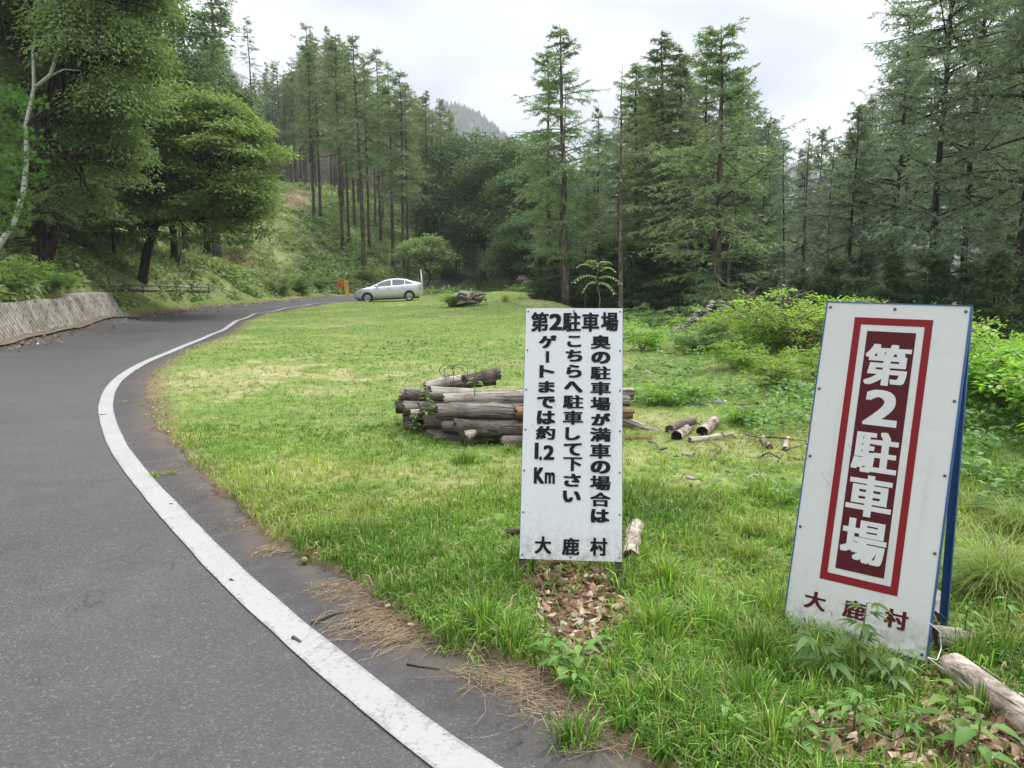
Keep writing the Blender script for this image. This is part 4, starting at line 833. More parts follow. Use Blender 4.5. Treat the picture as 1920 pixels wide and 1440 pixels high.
for a_ in [('第', 148, 68, 237, 165), ('2', 240, 76, 305, 158), ('駐', 306, 68, 398, 165), ('車', 402, 70, 490, 165), ('場', 498, 68, 585, 163),
           ('奥', 447, 183, 547, 252), ('の', 450, 265, 545, 325), ('駐', 445, 338, 548, 405), ('車', 445, 415, 548, 482), ('場', 445, 492, 546, 560), ('が', 450, 572, 546, 635), ('満', 443, 645, 548, 715),
           ('車', 443, 725, 547, 800), ('の', 446, 810, 545, 875), ('場', 443, 885, 547, 958), ('合', 443, 968, 547, 1040), ('は', 447, 1052, 540, 1120),
           ('こ', 330, 186, 400, 242), ('ち', 322, 255, 405, 315), ('ら', 325, 330, 402, 395), ('へ', 314, 413, 407, 470), ('駐', 308, 482, 411, 550), ('車', 308, 560, 409, 630), ('し', 320, 643, 395, 708),
           ('て', 312, 722, 402, 785), ('下', 310, 793, 405, 862), ('さ', 312, 875, 398, 940), ('い', 307, 960, 397, 1018),
           ('ゲ', 188, 183, 277, 248), ('|', 223, 263, 239, 320), ('ト', 190, 333, 266, 395), ('ま', 186, 412, 268, 470), ('で', 178, 488, 270, 548), ('は', 178, 560, 270, 628), ('約', 173, 637, 270, 705),
           ('1', 167, 720, 186, 802), ('.', 188, 786, 206, 810), ('2', 210, 733, 265, 806), ('K', 163, 843, 214, 925), ('m', 217, 868, 268, 925), ('大', 167, 1188, 250, 1275), ('鹿', 303, 1195, 390, 1283), ('村', 443, 1195, 530, 1285)]:
    bx7(*a_)
mb.build('lettering', M_black, root, False)
mb = MB()
for s_ in (-1, 1):
    for z_ in np.linspace(.02, hA - .018, 7): tube(mb, [(s_ * (wA / 2 - .012), -.004, z_), (s_ * (wA / 2 - .012), .001, z_)], .0045, 8)
for z_ in (.014, hA - .014): tube(mb, [(0, -.004, z_), (0, .001, z_)], .0045, 8)
mb.build('screw', M_screw, root)
# red framed sign on a blue A-frame
psB = pose((1.400, 2.992, .004), -.652, .25, -.009); wB, hB = .55, 1.416
root = empty('framed_sign', (0, 0, 0), 'leaning white sign board with red frame and maroon centre strip on blue A-frame legs', 'sign'); root.matrix_world = mat_world(psB)
mb = MB(); gx_, gz_ = np.meshgrid(np.linspace(-wB / 2, wB / 2, 45), np.linspace(0, hB, 110)); 
def dent(x_, z_):
    d_ = .007 * np.exp(-((x_ - .215) ** 2 + (z_ - .06) ** 2) / .0016) + .004 * np.exp(-((x_ - .12) ** 2 / .01 + (z_ - .035) ** 2 / .0005)) + .0015 * np.exp(-((x_ - .2) ** 2 / .003 + (z_ - .9) ** 2 / .0002)) + .0015 * np.exp(-((x_ - .17) ** 2 / .002 + (z_ - .72) ** 2 / .0003)) + .002 * np.exp(-((x_ - .235) ** 2 / .0004 + (z_ - .5) ** 2 / .002)) + .001 * np.exp(-((x_ - .2) ** 2 / .002 + (z_ - 1.2) ** 2 / .0002))
    return d_
yy_ = dent(gx_, gz_); n_ = 45; ii, jj = np.meshgrid(np.arange(109), np.arange(44), indexing='ij'); k_ = ii * n_ + jj
mb.add(np.stack([gx_, yy_, gz_], -1).reshape(-1, 3), None, np.stack([k_, k_ + 1, k_ + n_ + 1, k_ + n_], -1).reshape(-1, 4)); rbox(mb, -wB / 2, wB / 2, .0085, .010, 0, hB); mb.build('board', M_boardB, root, True)
mb = MB(); T_ = .0045
rbox(mb, -wB / 2 - T_, -wB / 2 - .0005, -.003, .030, -.004, hB + .004); rbox(mb, wB / 2 + .0005, wB / 2 + T_ + .001, -.003, .034, -.004, hB + .004)
rbox(mb, -wB / 2 - .0004, wB / 2 + .0004, -.003, .030, -.004, -.0005); rbox(mb, -wB / 2 - .0004, wB / 2 + .0004, -.003, .030, hB + .0005, hB + .004)
for s_ in (-1, 1): rbox(mb, min(s_ * (wB / 2 - .03), s_ * (wB / 2 - .001)), max(s_ * (wB / 2 - .03), s_ * (wB / 2 - .001)), .011, .015, 0, hB)
mb.build('frame', M_blue, root, False)
for s_ in (-1, 1):
    mb = MB(); rbox(mb, s_ * (wB / 2 - .014) - .016, s_ * (wB / 2 - .014) + .016, .012, .016, -.16, .0); x3 = s_ * (wB / 2 + .001); rbox(mb, min(x3, x3 - s_ * .004), max(x3, x3 - s_ * .004), .0165, .04, -.16, -.0045); mb.build('leg', M_blue, root, False)
M4 = np.array(mat_world(psB))
for s_, (fx, fy) in ((1, (1768, 1178)), (-1, (1560, 1105))):
    ft = onpx(fx, fy) if s_ > 0 else np.array([1.42, 3.55, gz(1.42, 3.55)]); ft[2] -= .03; lf_ = M4[:3, :3].T @ (ft - M4[:3, 3]); a_ = np.array([s_ * (wB / 2 - .012), .045, hB - .03])
    mb = MB(); ax = unit(lf_ - a_); sx = np.array([1., 0, 0]); sx = unit(sx - ax * (sx @ ax)); sy_ = np.cross(ax, sx)
    for (w1_, w2_, o1, o2) in ((.036, .004, 0, 0), (.004, .030, .016, .017)):
        V = [q + sx * (o1 + i_ * w1_ / 2) + sy_ * (o2 + j_ * w2_ / 2) for q in (a_, lf_) for i_, j_ in ((-1, -1), (1, -1), (1, 1), (-1, 1))]
        mb.add(V, None, [(0, 1, 2, 3), (7, 6, 5, 4), (0, 4, 5, 1), (1, 5, 6, 2), (2, 6, 7, 3), (3, 7, 4, 0)])
    mb.build('back_leg', M_blue, root, False)
f8 = lambda x, y: uv(1440 + x / 1.894, 540 + y / 1.894, psB)
def ringq(mb, outer, inner, y):
    V = [(x_, y, z_) for x_, z_ in outer + inner]; mb.add(V, None, [(k, (k + 1) % 4, 4 + (k + 1) % 4, 4 + k) for k in range(4)])
def rectof(q):
    U = np.array([f8(*p) for p in q]); l_ = (U[0, 0] + U[3, 0]) / 2; r_ = (U[1, 0] + U[2, 0]) / 2; t_ = (U[0, 1] + U[1, 1]) / 2; b_ = (U[2, 1] + U[3, 1]) / 2; return l_, r_, b_, t_
def rc(l_, r_, b_, t_): return [(l_, b_), (r_, b_), (r_, t_), (l_, t_)]
RO = rectof([(312, 106), (591, 112), (457, 1092), (179, 1032)]); RI = rectof([(335, 131), (560, 137), (433, 1060), (207, 1008)]); PN = rectof([(355, 155), (527, 158), (412, 1030), (236, 995)])
mb = MB(); ringq(mb, rc(*RO), rc(*RI), -.0012); mb.build('red_border', M_red, root, False)
mb = MB(); quad(mb, rc(*PN), -.0012); mb.build('maroon_strip', M_maroon, root, False)
mb = MB(); pw = PN[1] - PN[0]; pc = (PN[0] + PN[1]) / 2
for ch, x0, y0, x1, y1, hh in [('第', 337, 200, 507, 348, 1), ('2', 332, 362, 460, 490, .86), ('駐', 290, 507, 462, 660, 1), ('車', 273, 665, 443, 815, .98), ('場', 255, 815, 417, 985, 1.02)]:
    cx_, cy_ = f8((x0 + x1) / 2, (y0 + y1) / 2); put(mb, ch, pc, cy_, pw * (.93 if ch != '2' else .70), .176 * hh, -.0024, .042 if ch != '2' else .06)
mb.build('lettering', M_white_l, root, False)
mb = MB()
for ch, x0, y0, x1, y1 in [('大', 127, 1075, 208, 1145), ('鹿', 262, 1105, 350, 1180), ('村', 413, 1133, 497, 1220)]:
    cx_, cy_ = f8((x0 + x1) / 2, (y0 + y1) / 2); mb = MB(); put(mb, ch, cx_, cy_, .088, .075, -.0012, .04); mb.build('lettering', M_maroon, root, False)
mb = MB()
for s_ in (-1, 1):
    for z_ in (.022, .42, .73, 1.03, 1.395): tube(mb, [(s_ * (wB / 2 - .014), -.0045, z_), (s_ * (wB / 2 - .014), .004, z_)], .006, 8)
for z_ in (.02, 1.395): tube(mb, [(0, -.0045, z_), (0, .004, z_)], .006, 8)
mb.build('screw', M_screw, root)

# ------------------------------------------------------------------ logs
def wood(name, c1, c2, scale=6.0, stretch=.12, crack=.5):
    m, t, o = mat(name); tcn = t.nodes.new('ShaderNodeTexCoord'); mp = N(t, 'ShaderNodeMapping'); t.links.new(tcn.outputs['Object'], mp.inputs[0]); mp.inputs['Scale'].default_value = (1, 1, stretch)
    n = noise(t, scale * 4, 6.0, .7, mp.outputs[0], .6); c = mixc(t, ramp(t, n, [(.32, 0.0), (.66, 1.0)]), c1, c2)
    n2 = noise(t, scale * .7, 4.0, .6, tcn.outputs['Object']); c = mixc(t, ramp(t, n2, [(.42, 0.0), (.62, crack)]), c, tuple(v * .35 for v in c1))
    mc_ = N(t, 'ShaderNodeMapping'); t.links.new(tcn.outputs['Object'], mc_.inputs[0]); mc_.inputs['Scale'].default_value = (1, 1, .05 if stretch < .9 else 1); ck = ramp(t, noise(t, scale * 9, 3.0, .5, mc_.outputs[0], .3), [(.36, .85), (.42, 0.0)]); c = mixc(t, ck, c, tuple(v * .25 for v in c1))
    oi = t.nodes.new('ShaderNodeObjectInfo').outputs['Random']; c = mixc(t, 1.0, c, ramp(t, oi, [(0, .6), (1, 1.4)]), 'MULTIPLY')
    principled(t, o, c, .9, .15, n, .9, .025); return m
M_logw = wood('weathered_log', (.13, .11, .09), (.50, .45, .385)); M_logb = wood('bark_log', (.045, .036, .03), (.20, .165, .14), 8, .3); M_logo = wood('fresh_log', (.22, .12, .06), (.52, .34, .19), 6)
M_birchlog = wood('pale_bark_log', (.12, .09, .07), (.58, .50, .41), 5, .45, .85)
m, t, o = mat('log_end'); tcn = t.nodes.new('ShaderNodeTexCoord').outputs['Object']; sx_ = N(t, 'ShaderNodeSeparateXYZ'); t.links.new(tcn, sx_.inputs[0])
rd = math_n(t, 'SQRT', math_n(t, 'ADD', math_n(t, 'POWER', sx_.outputs[0], 2.0), math_n(t, 'POWER', sx_.outputs[1], 2.0)))
rn = math_n(t, 'SINE', math_n(t, 'ADD', math_n(t, 'MULTIPLY', rd, 700.0), math_n(t, 'MULTIPLY', noise(t, 14.0, 4.0, .6, tcn), 9.0)))
c = mixc(t, math_n(t, 'MULTIPLY_ADD', rn, .5), (.045, .036, .03), (.14, .115, .095)); principled(t, o, c, .9, .1, rn, .4, .006); M_end = m
def log(p0, p1, r0, label, group=None, mt=None, r1=None, seed=1, name='log', bend=.02, rough=.07, knots=2, endmat=None):
    p0 = np.array(p0, float); p1 = np.array(p1, float); L_ = np.linalg.norm(p1 - p0); g = rng(seed); r1 = r0 * .92 if r1 is None else r1
    n = max(6, int(L_ / .05)); s = np.linspace(0, 1, n); a0, a1 = g.uniform(0, 6.28, 2); K = 16
    cx_ = bend * L_ * np.sin(s * math.pi) * math.cos(a0); cy_ = bend * L_ * np.sin(s * math.pi) * math.sin(a0)
    th = np.arange(K) * 2 * math.pi / K; R = (r0 + (r1 - r0) * s)[:, None] * (1 + rough * 1.6 * (fbm(np.cos(th)[None] * 1.5 + 5 + 0 * s[:, None], np.sin(th)[None] * 1.5 + s[:, None] * L_ * 2.5, seed) - .5) + rough * .25 * g.uniform(-1, 1, (1, K)) + .02 * (fbm(th[None] * 3 + 0 * s[:, None], s[:, None] * L_ * 9 + 0 * th[None], seed + 3) - .5) + .006 * g.normal(size=(n, K)))
    for k in range(knots):
        si, ti_ = g.integers(2, n - 2), g.integers(0, K); d2 = ((np.arange(n)[:, None] - si) * .05) ** 2 + (np.minimum(abs(np.arange(K) - ti_), K - abs(np.arange(K) - ti_))[None] * r0 * .39) ** 2; R += r0 * .35 * np.exp(-d2 / (r0 * .4) ** 2)
    V = np.stack([cx_[:, None] + R * np.cos(th), cy_[:, None] + R * np.sin(th), (s * L_)[:, None] + 0 * R + (.012 * g.normal(size=K)) * (np.isin(s, (0, 1)))[:, None]], -1)
    i_ = np.arange(n - 1)[:, None] * K; j = np.arange(K)[None]; j2 = (j + 1) % K; F = np.stack([i_ + j, i_ + j2, i_ + K + j2, i_ + K + j], -1).reshape(-1, 4)
    mb = MB(); mb.add(V.reshape(-1, 3), None, F); ob = mb.build(name, mt or M_logw)
    for q, sg in ((0, -1), (n - 1, 1)):
        me_ = MB(); ring = V[q]; c_ = ring.mean(0); Vv = np.vstack([ring, c_ + (ring - c_) * .5, c_]); ff3 = [(2 * K, K + (k + 1) % K, K + k) if sg < 0 else (2 * K, K + k, K + (k + 1) % K) for k in range(K)]
        ff4 = [(k, K + k, K + (k + 1) % K, (k + 1) % K)[::(-1 if sg > 0 else 1)] for k in range(K)]; me_.add(Vv, ff3, ff4); me_.build('cut_end', endmat or M_end, ob, False)
    z_ = unit(p1 - p0); ob.matrix_world = Matrix.Translation(Vector(p0)) @ Vector(z_).to_track_quat('Z', 'Y').to_matrix().to_4x4()
    return tag(ob, label, 'log', group)
GP = 'weathered logs of the pile behind the text sign'
def lp(x0, y0, Y0_, x1, y1, Y1_, rpx, label, mt=None, seed=1, **kw):
    """log between two photo points at their depths; radius from its height in the photo"""
    a_ = W(x0, y0, Y0_); b_ = W(x1, y1, Y1_); return log(a_, b_, rpx / FPX * (Y0_ + .2), label, GP if kw.pop('grp', True) else None, mt, seed=seed, **kw)
lp(797, 727, 7.55, 922, 706, 7.75, 11, 'pale log lying slantwise on the very top of the pile', seed=2)
lp(842, 722, 7.7, 936, 700, 7.95, 12, 'split grey log topmost at the back of the pile', seed=3, mt=M_logb)
lp(870, 716, 7.35, 925, 708, 7.45, 13, 'short broken log block with dark hollow on top of the pile', seed=4, r1=.075, mt=M_logb)
lp(753, 739, 7.5, 1183, 740, 7.6, 12, 'log of the upper back row sticking out farthest left at the top', seed=5)
lp(760, 741, 7.3, 965, 742, 7.35, 11, 'short upper log just right of the leftmost top end', seed=6, mt=M_logb)
lp(807, 737, 7.1, 1186, 738, 7.15, 13, 'long upper log with rough peeling bark', seed=7, mt=M_logw)
lp(833, 750, 6.95, 1180, 752, 6.95, 12, 'log just under the long rough upper one', seed=8)
lp(744, 763, 7.45, 1000, 765, 7.5, 12, 'dark end log farthest left in the middle layer', seed=9, mt=M_logb)
lp(757, 764, 7.25, 1010, 764, 7.3, 13, 'middle layer log next to the farthest left one', seed=10)
lp(787, 768, 7.05, 1000, 766, 7.1, 14, 'middle layer log with dark sawn end and green shoots', seed=11, mt=M_logb)
lp(819, 772, 6.75, 985, 777, 6.8, 15, 'smooth pale grey log at the front of the pile', seed=12)
lp(965, 774, 6.7, 1184, 775, 6.85, 12, 'orange-brown front log whose pale end shows right of the text sign', seed=13, mt=M_logo)
lp(757, 786, 7.3, 900, 786, 7.3, 13, 'dark low log at the left foot of the pile', seed=14, mt=M_logb)
lp(797, 790, 7.0, 960, 795, 7.0, 14, 'low log with shaggy dark end near the left foot of the pile', seed=15, mt=M_logb)
lp(830, 795, 6.8, 1100, 797, 6.8, 13, 'low brown log under the smooth pale one', seed=16)
lp(853, 799, 6.6, 1060, 806, 6.6, 15, 'knotty twisted log low at the front of the pile', seed=17, mt=M_logb, knots=5, bend=.04)
lp(800, 812, 7.0, 1100, 815, 7.0, 13, 'shaded bottom log hidden under the pile', seed=18, mt=M_logb)
lp(940, 828, 6.5, 1150, 830, 6.5, 11, 'bottom front log half sunk in the grass', seed=19, mt=M_logb)
lp(748, 752, 7.6, 1000, 752, 7.65, 11, 'thin log between the upper and middle layers at the far back left', seed=24, mt=M_logb)
lp(770, 778, 7.15, 960, 779, 7.15, 10, 'thin log wedged between middle and low layers', seed=25)
lp(845, 762, 6.9, 985, 764, 6.9, 9, 'thin grey log just over the smooth pale front log', seed=26)
lp(760, 800, 7.2, 900, 803, 7.2, 11, 'dark log end touching the grass at the left foot', seed=27, mt=M_logb)
lp(815, 822, 6.8, 960, 826, 6.8, 11, 'half-rotten log in the grass below the knotty one', seed=28, mt=M_logb)
lp(905, 815, 6.65, 1130, 818, 6.65, 11, 'lower front log running behind the text sign foot', seed=29)
lp(1100, 768, 7.6, 1286, 836, 6.9, 11, 'long leaning trunk sliding off the right side of the pile', seed=20, grp=False, r1=.035)
lp(1110, 822, 6.75, 1222, 824, 6.75, 9, 'split orange log on the ground right of the text sign', seed=21, mt=M_logo, grp=False)
lp(1120, 838, 6.6, 1250, 836, 6.7, 5, 'flat reddish split board under the orange log', seed=22, mt=M_logo, grp=False, name='split_board')
lp(868, 820, 6.45, 898, 806, 6.6, 12, 'mossy pointed stump piece leaning at the front of the pile', seed=23, grp=False, name='stump_piece', r1=.02)
def lg(x0, y0, x1, y1, r, label, mt=None, seed=1, name='log', lift=.6, **kw):
    a_ = onpx(x0, y0); b_ = onpx(x1, y1); a_[2] += r * lift; b_[2] += r * lift; return log(a_, b_, r, label, kw.pop('group', None), mt, seed=seed, name=name, **kw)
lg(1182, 1062, 1194, 1000, .047, 'pale peeling log lying on the grass at the right edge of the text sign', M_birchlog, 31, lift=.9)
lg(950, 1003, 1172, 1008, .022, 'thin mossy dark log lying on the grass behind the text sign', M_logb, 32)
lg(1785, 1275, 1990, 1420, .056, 'pale log with patches of bark lying at the bottom right corner', M_birchlog, 33, lift=.9, knots=3)
lg(1750, 1215, 1812, 1222, .05, 'grey split stump piece behind the right foot of the framed sign', M_logw, 34, name='stump_piece', lift=.9)
lg(1752, 1175, 1758, 1130, .035, 'upright pale log piece between the blue legs of the framed sign', M_logw, 35, name='stump_piece')
lg(1255, 812, 1300, 796, .045, 'dark curved bark piece lying right of the pile', M_logb, 36, name='bark_piece'); lg(1268, 826, 1288, 812, .05, 'short hollow log end with pale bark right of the leaning trunk', M_birchlog, 37, endmat=M_black)
lg(1316, 818, 1340, 796, .055, 'short white hollow log tilted up on the grass', M_birchlog, 38, endmat=M_black); lg(1292, 830, 1372, 822, .03, 'thin grey pole lying below the white hollow log', M_logw, 39, name='pole')
lg(1430, 826, 1443, 842, .03, 'small pale branch piece right of the low green shrub', M_birchlog, 40, name='branch_piece'); lg(1472, 846, 1478, 828, .025, 'tiny pale log upright in the grass near the framed sign', M_birchlog, 41, name='branch_piece')
lg(1280, 855, 1300, 858, .02, 'small flat wood chip lying in the grass right of the text sign', M_logw, 42, name='wood_chip')
lg(1155, 640, 1210, 626, .05, 'grey branch lying on the crest slope right of the text sign top', M_logw, 43, name='branch_piece')
# wire coil on the pile
M_wire = flat('rusty_wire', (.10, .08, .07), .6, .4); mb = MB(); th = np.linspace(0, 1, 60)
for k, (cx_, rr_) in enumerate(((840, 12), (866, 14))):
    P = np.array([W(cx_ + rr_ * math.cos(a * 7 + k) - 4 * math.sin(3 * a), 695 + rr_ * .9 * math.sin(a * 7 + k) + (20 * (a > .8) * (a - .8) * 5), 7.3 + .1 * math.sin(a * 5)) for a in th]); tube(mb, P, .0035, 5)
tube(mb, [W(836, 712, 7.4), W(832, 695, 7.3), W(845, 684, 7.3), W(865, 690, 7.3), W(880, 705, 7.4)], .0035, 5)
tag(mb.build('wire_coil', M_wire), 'rusty wire loops standing up from the top of the log pile', 'wire')
M_string = flat('white_string', (.6, .62, .64), .5); mb = MB(); a_ = W(1742, 1168, 2.75); P = [a_, W(1762, 1185, 2.8), W(1765, 1215, 2.8), W(1757, 1238, 2.72), W(1738, 1232, 2.68), W(1770, 1256, 2.7)]
Pn = np.array(P); u_ = np.linspace(0, 1, 30); Pn = np.c_[[np.interp(u_, np.linspace(0, 1, len(P)), Pn[:, c]) for c in range(3)]].T; tube(mb, Pn, .0022, 5); tag(mb.build('string', M_string), 'white string tying the blue sign frame to the log at the bottom right', 'string')

# ------------------------------------------------------------------ rocks and rubble
M_rock = wood('stone', (.20, .19, .17), (.50, .48, .44), 3, 1.0, .3)
def rock_arrays(seed, s=(1, 1, .6)):
    bm = bmesh.new(); bmesh.ops.create_icosphere(bm, subdivisions=3, radius=1); V = np.array([v.co[:] for v in bm.verts]); F = np.array([[v.index for v in f.verts] for f in bm.faces]); bm.free(); g = rng(seed)
    for k in range(16): n_ = unit(g.normal(size=3)); d_ = V @ n_; lim = g.uniform(.42, .8); V -= np.maximum(d_ - lim, 0)[:, None] * n_
    V *= 1 + .1 * (fbm(V[:, 0] * 3 + V[:, 2] * 2, V[:, 1] * 3, seed) - .5)[:, None]; return V * s, F
def rock(px, py, size, label, seed, group=None, s=(1, .8, .5), mt=None):
    p = onpx(px, py); size *= .8; V, F = rock_arrays(seed, (s[0], s[1], s[2] * 1.25)); mb = MB(); mb.add(V * size, F); ob = mb.build('rock', mt or M_rock, None, False); ob.location = (p[0], p[1], p[2] + size * s[2] * .35); ob.rotation_euler = (0, 0, seed); return tag(ob, label, 'rock', group)
rock(1858, 925, .12, 'flat-topped grey rock in the grass under the big bramble bush on the right', 1, s=(1, .8, .62))
rock(1214, 700, .10, 'dark angular stone on the lawn right of the text sign', 2); rock(1240, 700, .11, 'pale stone beside the dark angular one', 3, s=(1, .8, .35)); rock(1246, 686, .12, 'brown stone just behind the pale one', 4)
rock(1268, 706, .09, 'small stone among twigs right of the pale one', 5); rock(1228, 716, .07, 'pale flat stone lowest of the group on the lawn', 6, s=(1, .8, .3)); rock(1300, 734, .09, 'half-buried stone above the feathery shrub', 7)
rock(1442, 745, .13, 'pale flat rock right of the loose shrub', 8, s=(1, .7, .35)); rock(1350, 758, .10, 'dark stone at the foot of the loose shrub', 9); rock(1500, 730, .10, 'pale stone left of the framed sign', 10, s=(1, .7, .4)); rock(1425, 808, .09, 'pale stone behind the low green shrub', 11, s=(1, .7, .4)); rock(1298, 900, .07, 'flat pale stone in the lawn between the two signs', 12, s=(1, .7, .25)); rock(1420, 893, .10, 'flat grey stone in the grass left of the framed sign', 13, s=(1.2, .7, .2))
mb = MB(); g = rng(44)
for k in range(150):
    px = g.normal(1335, 42); py = 648 - abs(g.normal(0, 12)) * max(0, 1 - abs(px - 1335) / 100) - g.uniform(-6, 6); x_, y_ = xat(px, 15.5, 630), 15.5 + g.normal(0, .5)
    V, F = rock_arrays(500 + k % 12, (1, .8, .6)); hz = .6 * math.exp(-((px - 1340) / 42) ** 2) * math.exp(-((y_ - 15.6) / .7) ** 2); mb.add(V[:, [0, 1, 2]] * g.uniform(.03, .12) + [x_, y_, gz(x_, y_) + hz * g.uniform(.4, 1.2)], F)
tag(mb.build('rubble', M_rock, None, False), 'heap of grey rubble on the crest between the two signs', None, None, 'stuff')
# uprooted stump
p = onpx(870, 574); g = rng(31); mb = MB(); e = empty('uprooted_stump', p, 'uprooted weathered tree stump with torn roots on the lawn right of the car', 'stump')
tube(mb, [(-.55, .35, .12), (-.1, .05, .28), (.3, -.2, .30)], [.2, .27, .24], 14, bump=.16, seed=3); mb.build('trunk', M_logw, e)
mb = MB()
for k in range(46):
    a = g.uniform(-.3, 3.5); q0 = np.array([g.uniform(-.1, .35), -.15, g.uniform(.2, .34)]); L_ = g.uniform(.2, .5); q2 = q0 + np.array([math.cos(a) * L_ * 1.25, g.normal(-.12, .18), math.sin(a) * L_ * .62 - .05]); q1 = (q0 + q2) / 2 + g.normal(0, .06, 3); q3 = q2 + g.normal(0, .09, 3) - [0, 0, .05]; q3[2] = max(q3[2], .0); tube(mb, [q0, q1, q2, q3], [.085, .06, .035, .01], 6, bump=.25, seed=k)
mb.build('roots', M_logw, e)
bush('b2', p[0] - .45, p[1] + .1, .75, 'weeds growing over the left side of the uprooted stump', name='weed_bush')
# low log fence on the bank
FP = np.array([onpx(px, 551)[:2] for px in (196, 232, 268, 300, 330, 360, 392)]); e = empty('log_fence', (FP[3, 0], FP[3, 1], gz(*FP[3])), 'low rustic log fence along the bank below the broadleaf tree', 'fence'); o_ = np.array(e.location)
for k, q in enumerate(FP):
    z_ = gz(*q); mb = MB(); tube(mb, [(q[0], q[1], z_ - .1) - o_, (q[0], q[1], z_ + .42) - o_], .045, 8, bump=.08, seed=k); mb.build('post', M_logb, e)
for k in range(len(FP) - 1):
    for dz in (.14, .30):
        a_ = np.array([*FP[k], gz(*FP[k]) + dz]) - o_ + [0, -.05, 0]; b_ = np.array([*FP[k + 1], gz(*FP[k + 1]) + dz]) - o_ + [0, -.05, 0]; mb = MB(); tube(mb, [a_, (a_ + b_) / 2 + [0, 0, -.02], b_], .038, 8, bump=.08, seed=k); mb.build('rail', M_logw, e)
for k, px in enumerate((14, 40, 70)):
    q = onpx(px, 515); mb = MB(); tube(mb, [(0, 0, -.1), (0, 0, .55)], .06, 8, bump=.1, seed=k); ob = mb.build('stake', M_logb); ob.location = q; tag(ob, 'short grey stake at the top of the wall, %s of three' % ('leftmost', 'middle one', 'rightmost')[k], 'stake', 'stakes above the retaining wall')

# ------------------------------------------------------------------ car (nose towards -x in its own frame)
M_paint = flat('silver_paint', (.62, .64, .68), .25, .5, .02, 3, .35, .8); M_glass = flat('car_glass', (.035, .045, .045), .06, .8, .1, 2); M_tyre = flat('tyre_rubber', (.018, .018, .018), .85); M_rim = flat('alloy_rim', (.46, .47, .49), .35, .5, .05, 5, .6)
M_plast = flat('black_plastic', (.02, .02, .022), .55); M_lens = flat('clear_lens', (.55, .57, .60), .1, .8, .05); M_tail = flat('red_lens', (.45, .02, .02), .2, .7)
CXP = [0, .06, .16, .4, .8, 1.05, 1.3, 1.6, 1.95, 2.4, 2.85, 3.3, 3.7, 4.02, 4.22, 4.34, 4.42, 4.46]
TOP = [.52, .69, .78, .87, .97, 1.02, 1.12, 1.255, 1.39, 1.475, 1.49, 1.435, 1.335, 1.235, 1.175, 1.09, .86, .58]
BOT = [.34, .24, .21, .19, .19, .19, .19, .19, .19, .19, .19, .19, .19, .20, .24, .28, .34, .42]
HW = [.50, .68, .76, .83, .865, .87, .872, .872, .872, .872, .872, .872, .868, .85, .83, .80, .77, .70]
def prof_(x, A): return np.interp(x, CXP, A)
def belt(x): return np.minimum(.93 + .045 * (x - 1.0), prof_(x, TOP) - .03)
def section(x):
    t_, b_, w = float(prof_(x, TOP)), float(prof_(x, BOT)), float(prof_(x, HW)); bl = float(belt(x)); rw = w - .30 * max(0, min(1, (t_ - bl) / .5)) - .05
    return [(0, b_), (w * .8, b_), (w * .97, b_ + .06), (w, (b_ * .6 + bl * .4)), (w * .995, b_ * .3 + bl * .7), (w * .975, bl - .02), (w * .965 - .01, bl), (w * .94 * .45 + rw * .55, bl + (t_ - bl) * .5), (rw, t_ - .055 * min(1, (t_ - bl) / .3) - .004), (rw * .82, t_ - .012), (rw * .4, t_), (0, t_ + .003)]
def yside(x, z):
    S = section(x)[5:9]; zs = [q[1] for q in S]; return float(np.interp(z, zs, [q[0] for q in S]))
zf = gz(-8.9, 46.9); zr = gz(-6.2, 47.4)
e = empty('parked_car', (-9.48, 46.7, 0), 'silver five-door hatchback parked side-on where the lawn meets the road', 'car'); e.rotation_euler = (0, -math.atan2(zr - zf, 2.7), math.radians(7)); e.location[2] = zf + .0 + .03 - (zr - zf) / 2.7 * .8; e.scale = (.92, .92, .92)
xs = np.unique(np.concatenate([np.linspace(0, .4, 7), np.linspace(.4, 4.2, 30), np.linspace(4.2, 4.46, 7)])); S = np.array([section(x) for x in xs]); n_, k_ = S.shape[:2]
full = np.concatenate([np.dstack([np.repeat(xs[:, None], k_, 1), -S[..., 0], S[..., 1]]), np.dstack([np.repeat(xs[:, None], k_, 1), S[..., 0], S[..., 1]])[:, ::-1]], 1); K2 = full.shape[1]
i_ = np.arange(n_ - 1)[:, None] * K2; j = np.arange(K2)[None]; j2 = (j + 1) % K2; mb = MB(); mb.add(full.reshape(-1, 3), None, np.stack([i_ + j, i_ + K2 + j, i_ + K2 + j2, i_ + j2], -1).reshape(-1, 4))
for q in (0, n_ - 1):
    c_ = full[q].mean(0); mb.add(np.vstack([full[q], c_]), [(K2, k, (k + 1) % K2) for k in range(K2)])
mb.build('body', M_paint, e)
def side_patch(x0, x1, zl, zh, sgn, off, nx=14, nz=4):
    V = []; 
    for x in np.linspace(x0, x1, nx):
        lo, hi = zl(x), max(zl(x) + .005, zh(x))
        for f in np.linspace(0, 1, nz): z = lo + (hi - lo) * f; V.append((x, sgn * (yside(x, z) + off), z))
    return V, [(a * nz + b, a * nz + nz + b, a * nz + nz + b + 1, a * nz + b + 1) for a in range(nx - 1) for b in range(nz - 1)]
hi_ = lambda x: float(prof_(x, TOP)) - .085
for sgn in (-1, 1):
    for x0, x1, nm in ((1.28, 1.5, 'quarter_window'), (1.54, 2.42, 'front_window'), (2.50, 3.28, 'rear_window'), (3.32, 3.80, 'quarter_window')):
        V, F = side_patch(x0, x1, lambda x: float(belt(x)) + .03, hi_ if x1 < 3.5 else (lambda x: min(hi_(x), hi_(x0) - (x - x0) * .42)), sgn, .008); mb = MB(); mb.add(V, None, F); mb.build(nm, M_glass, e)
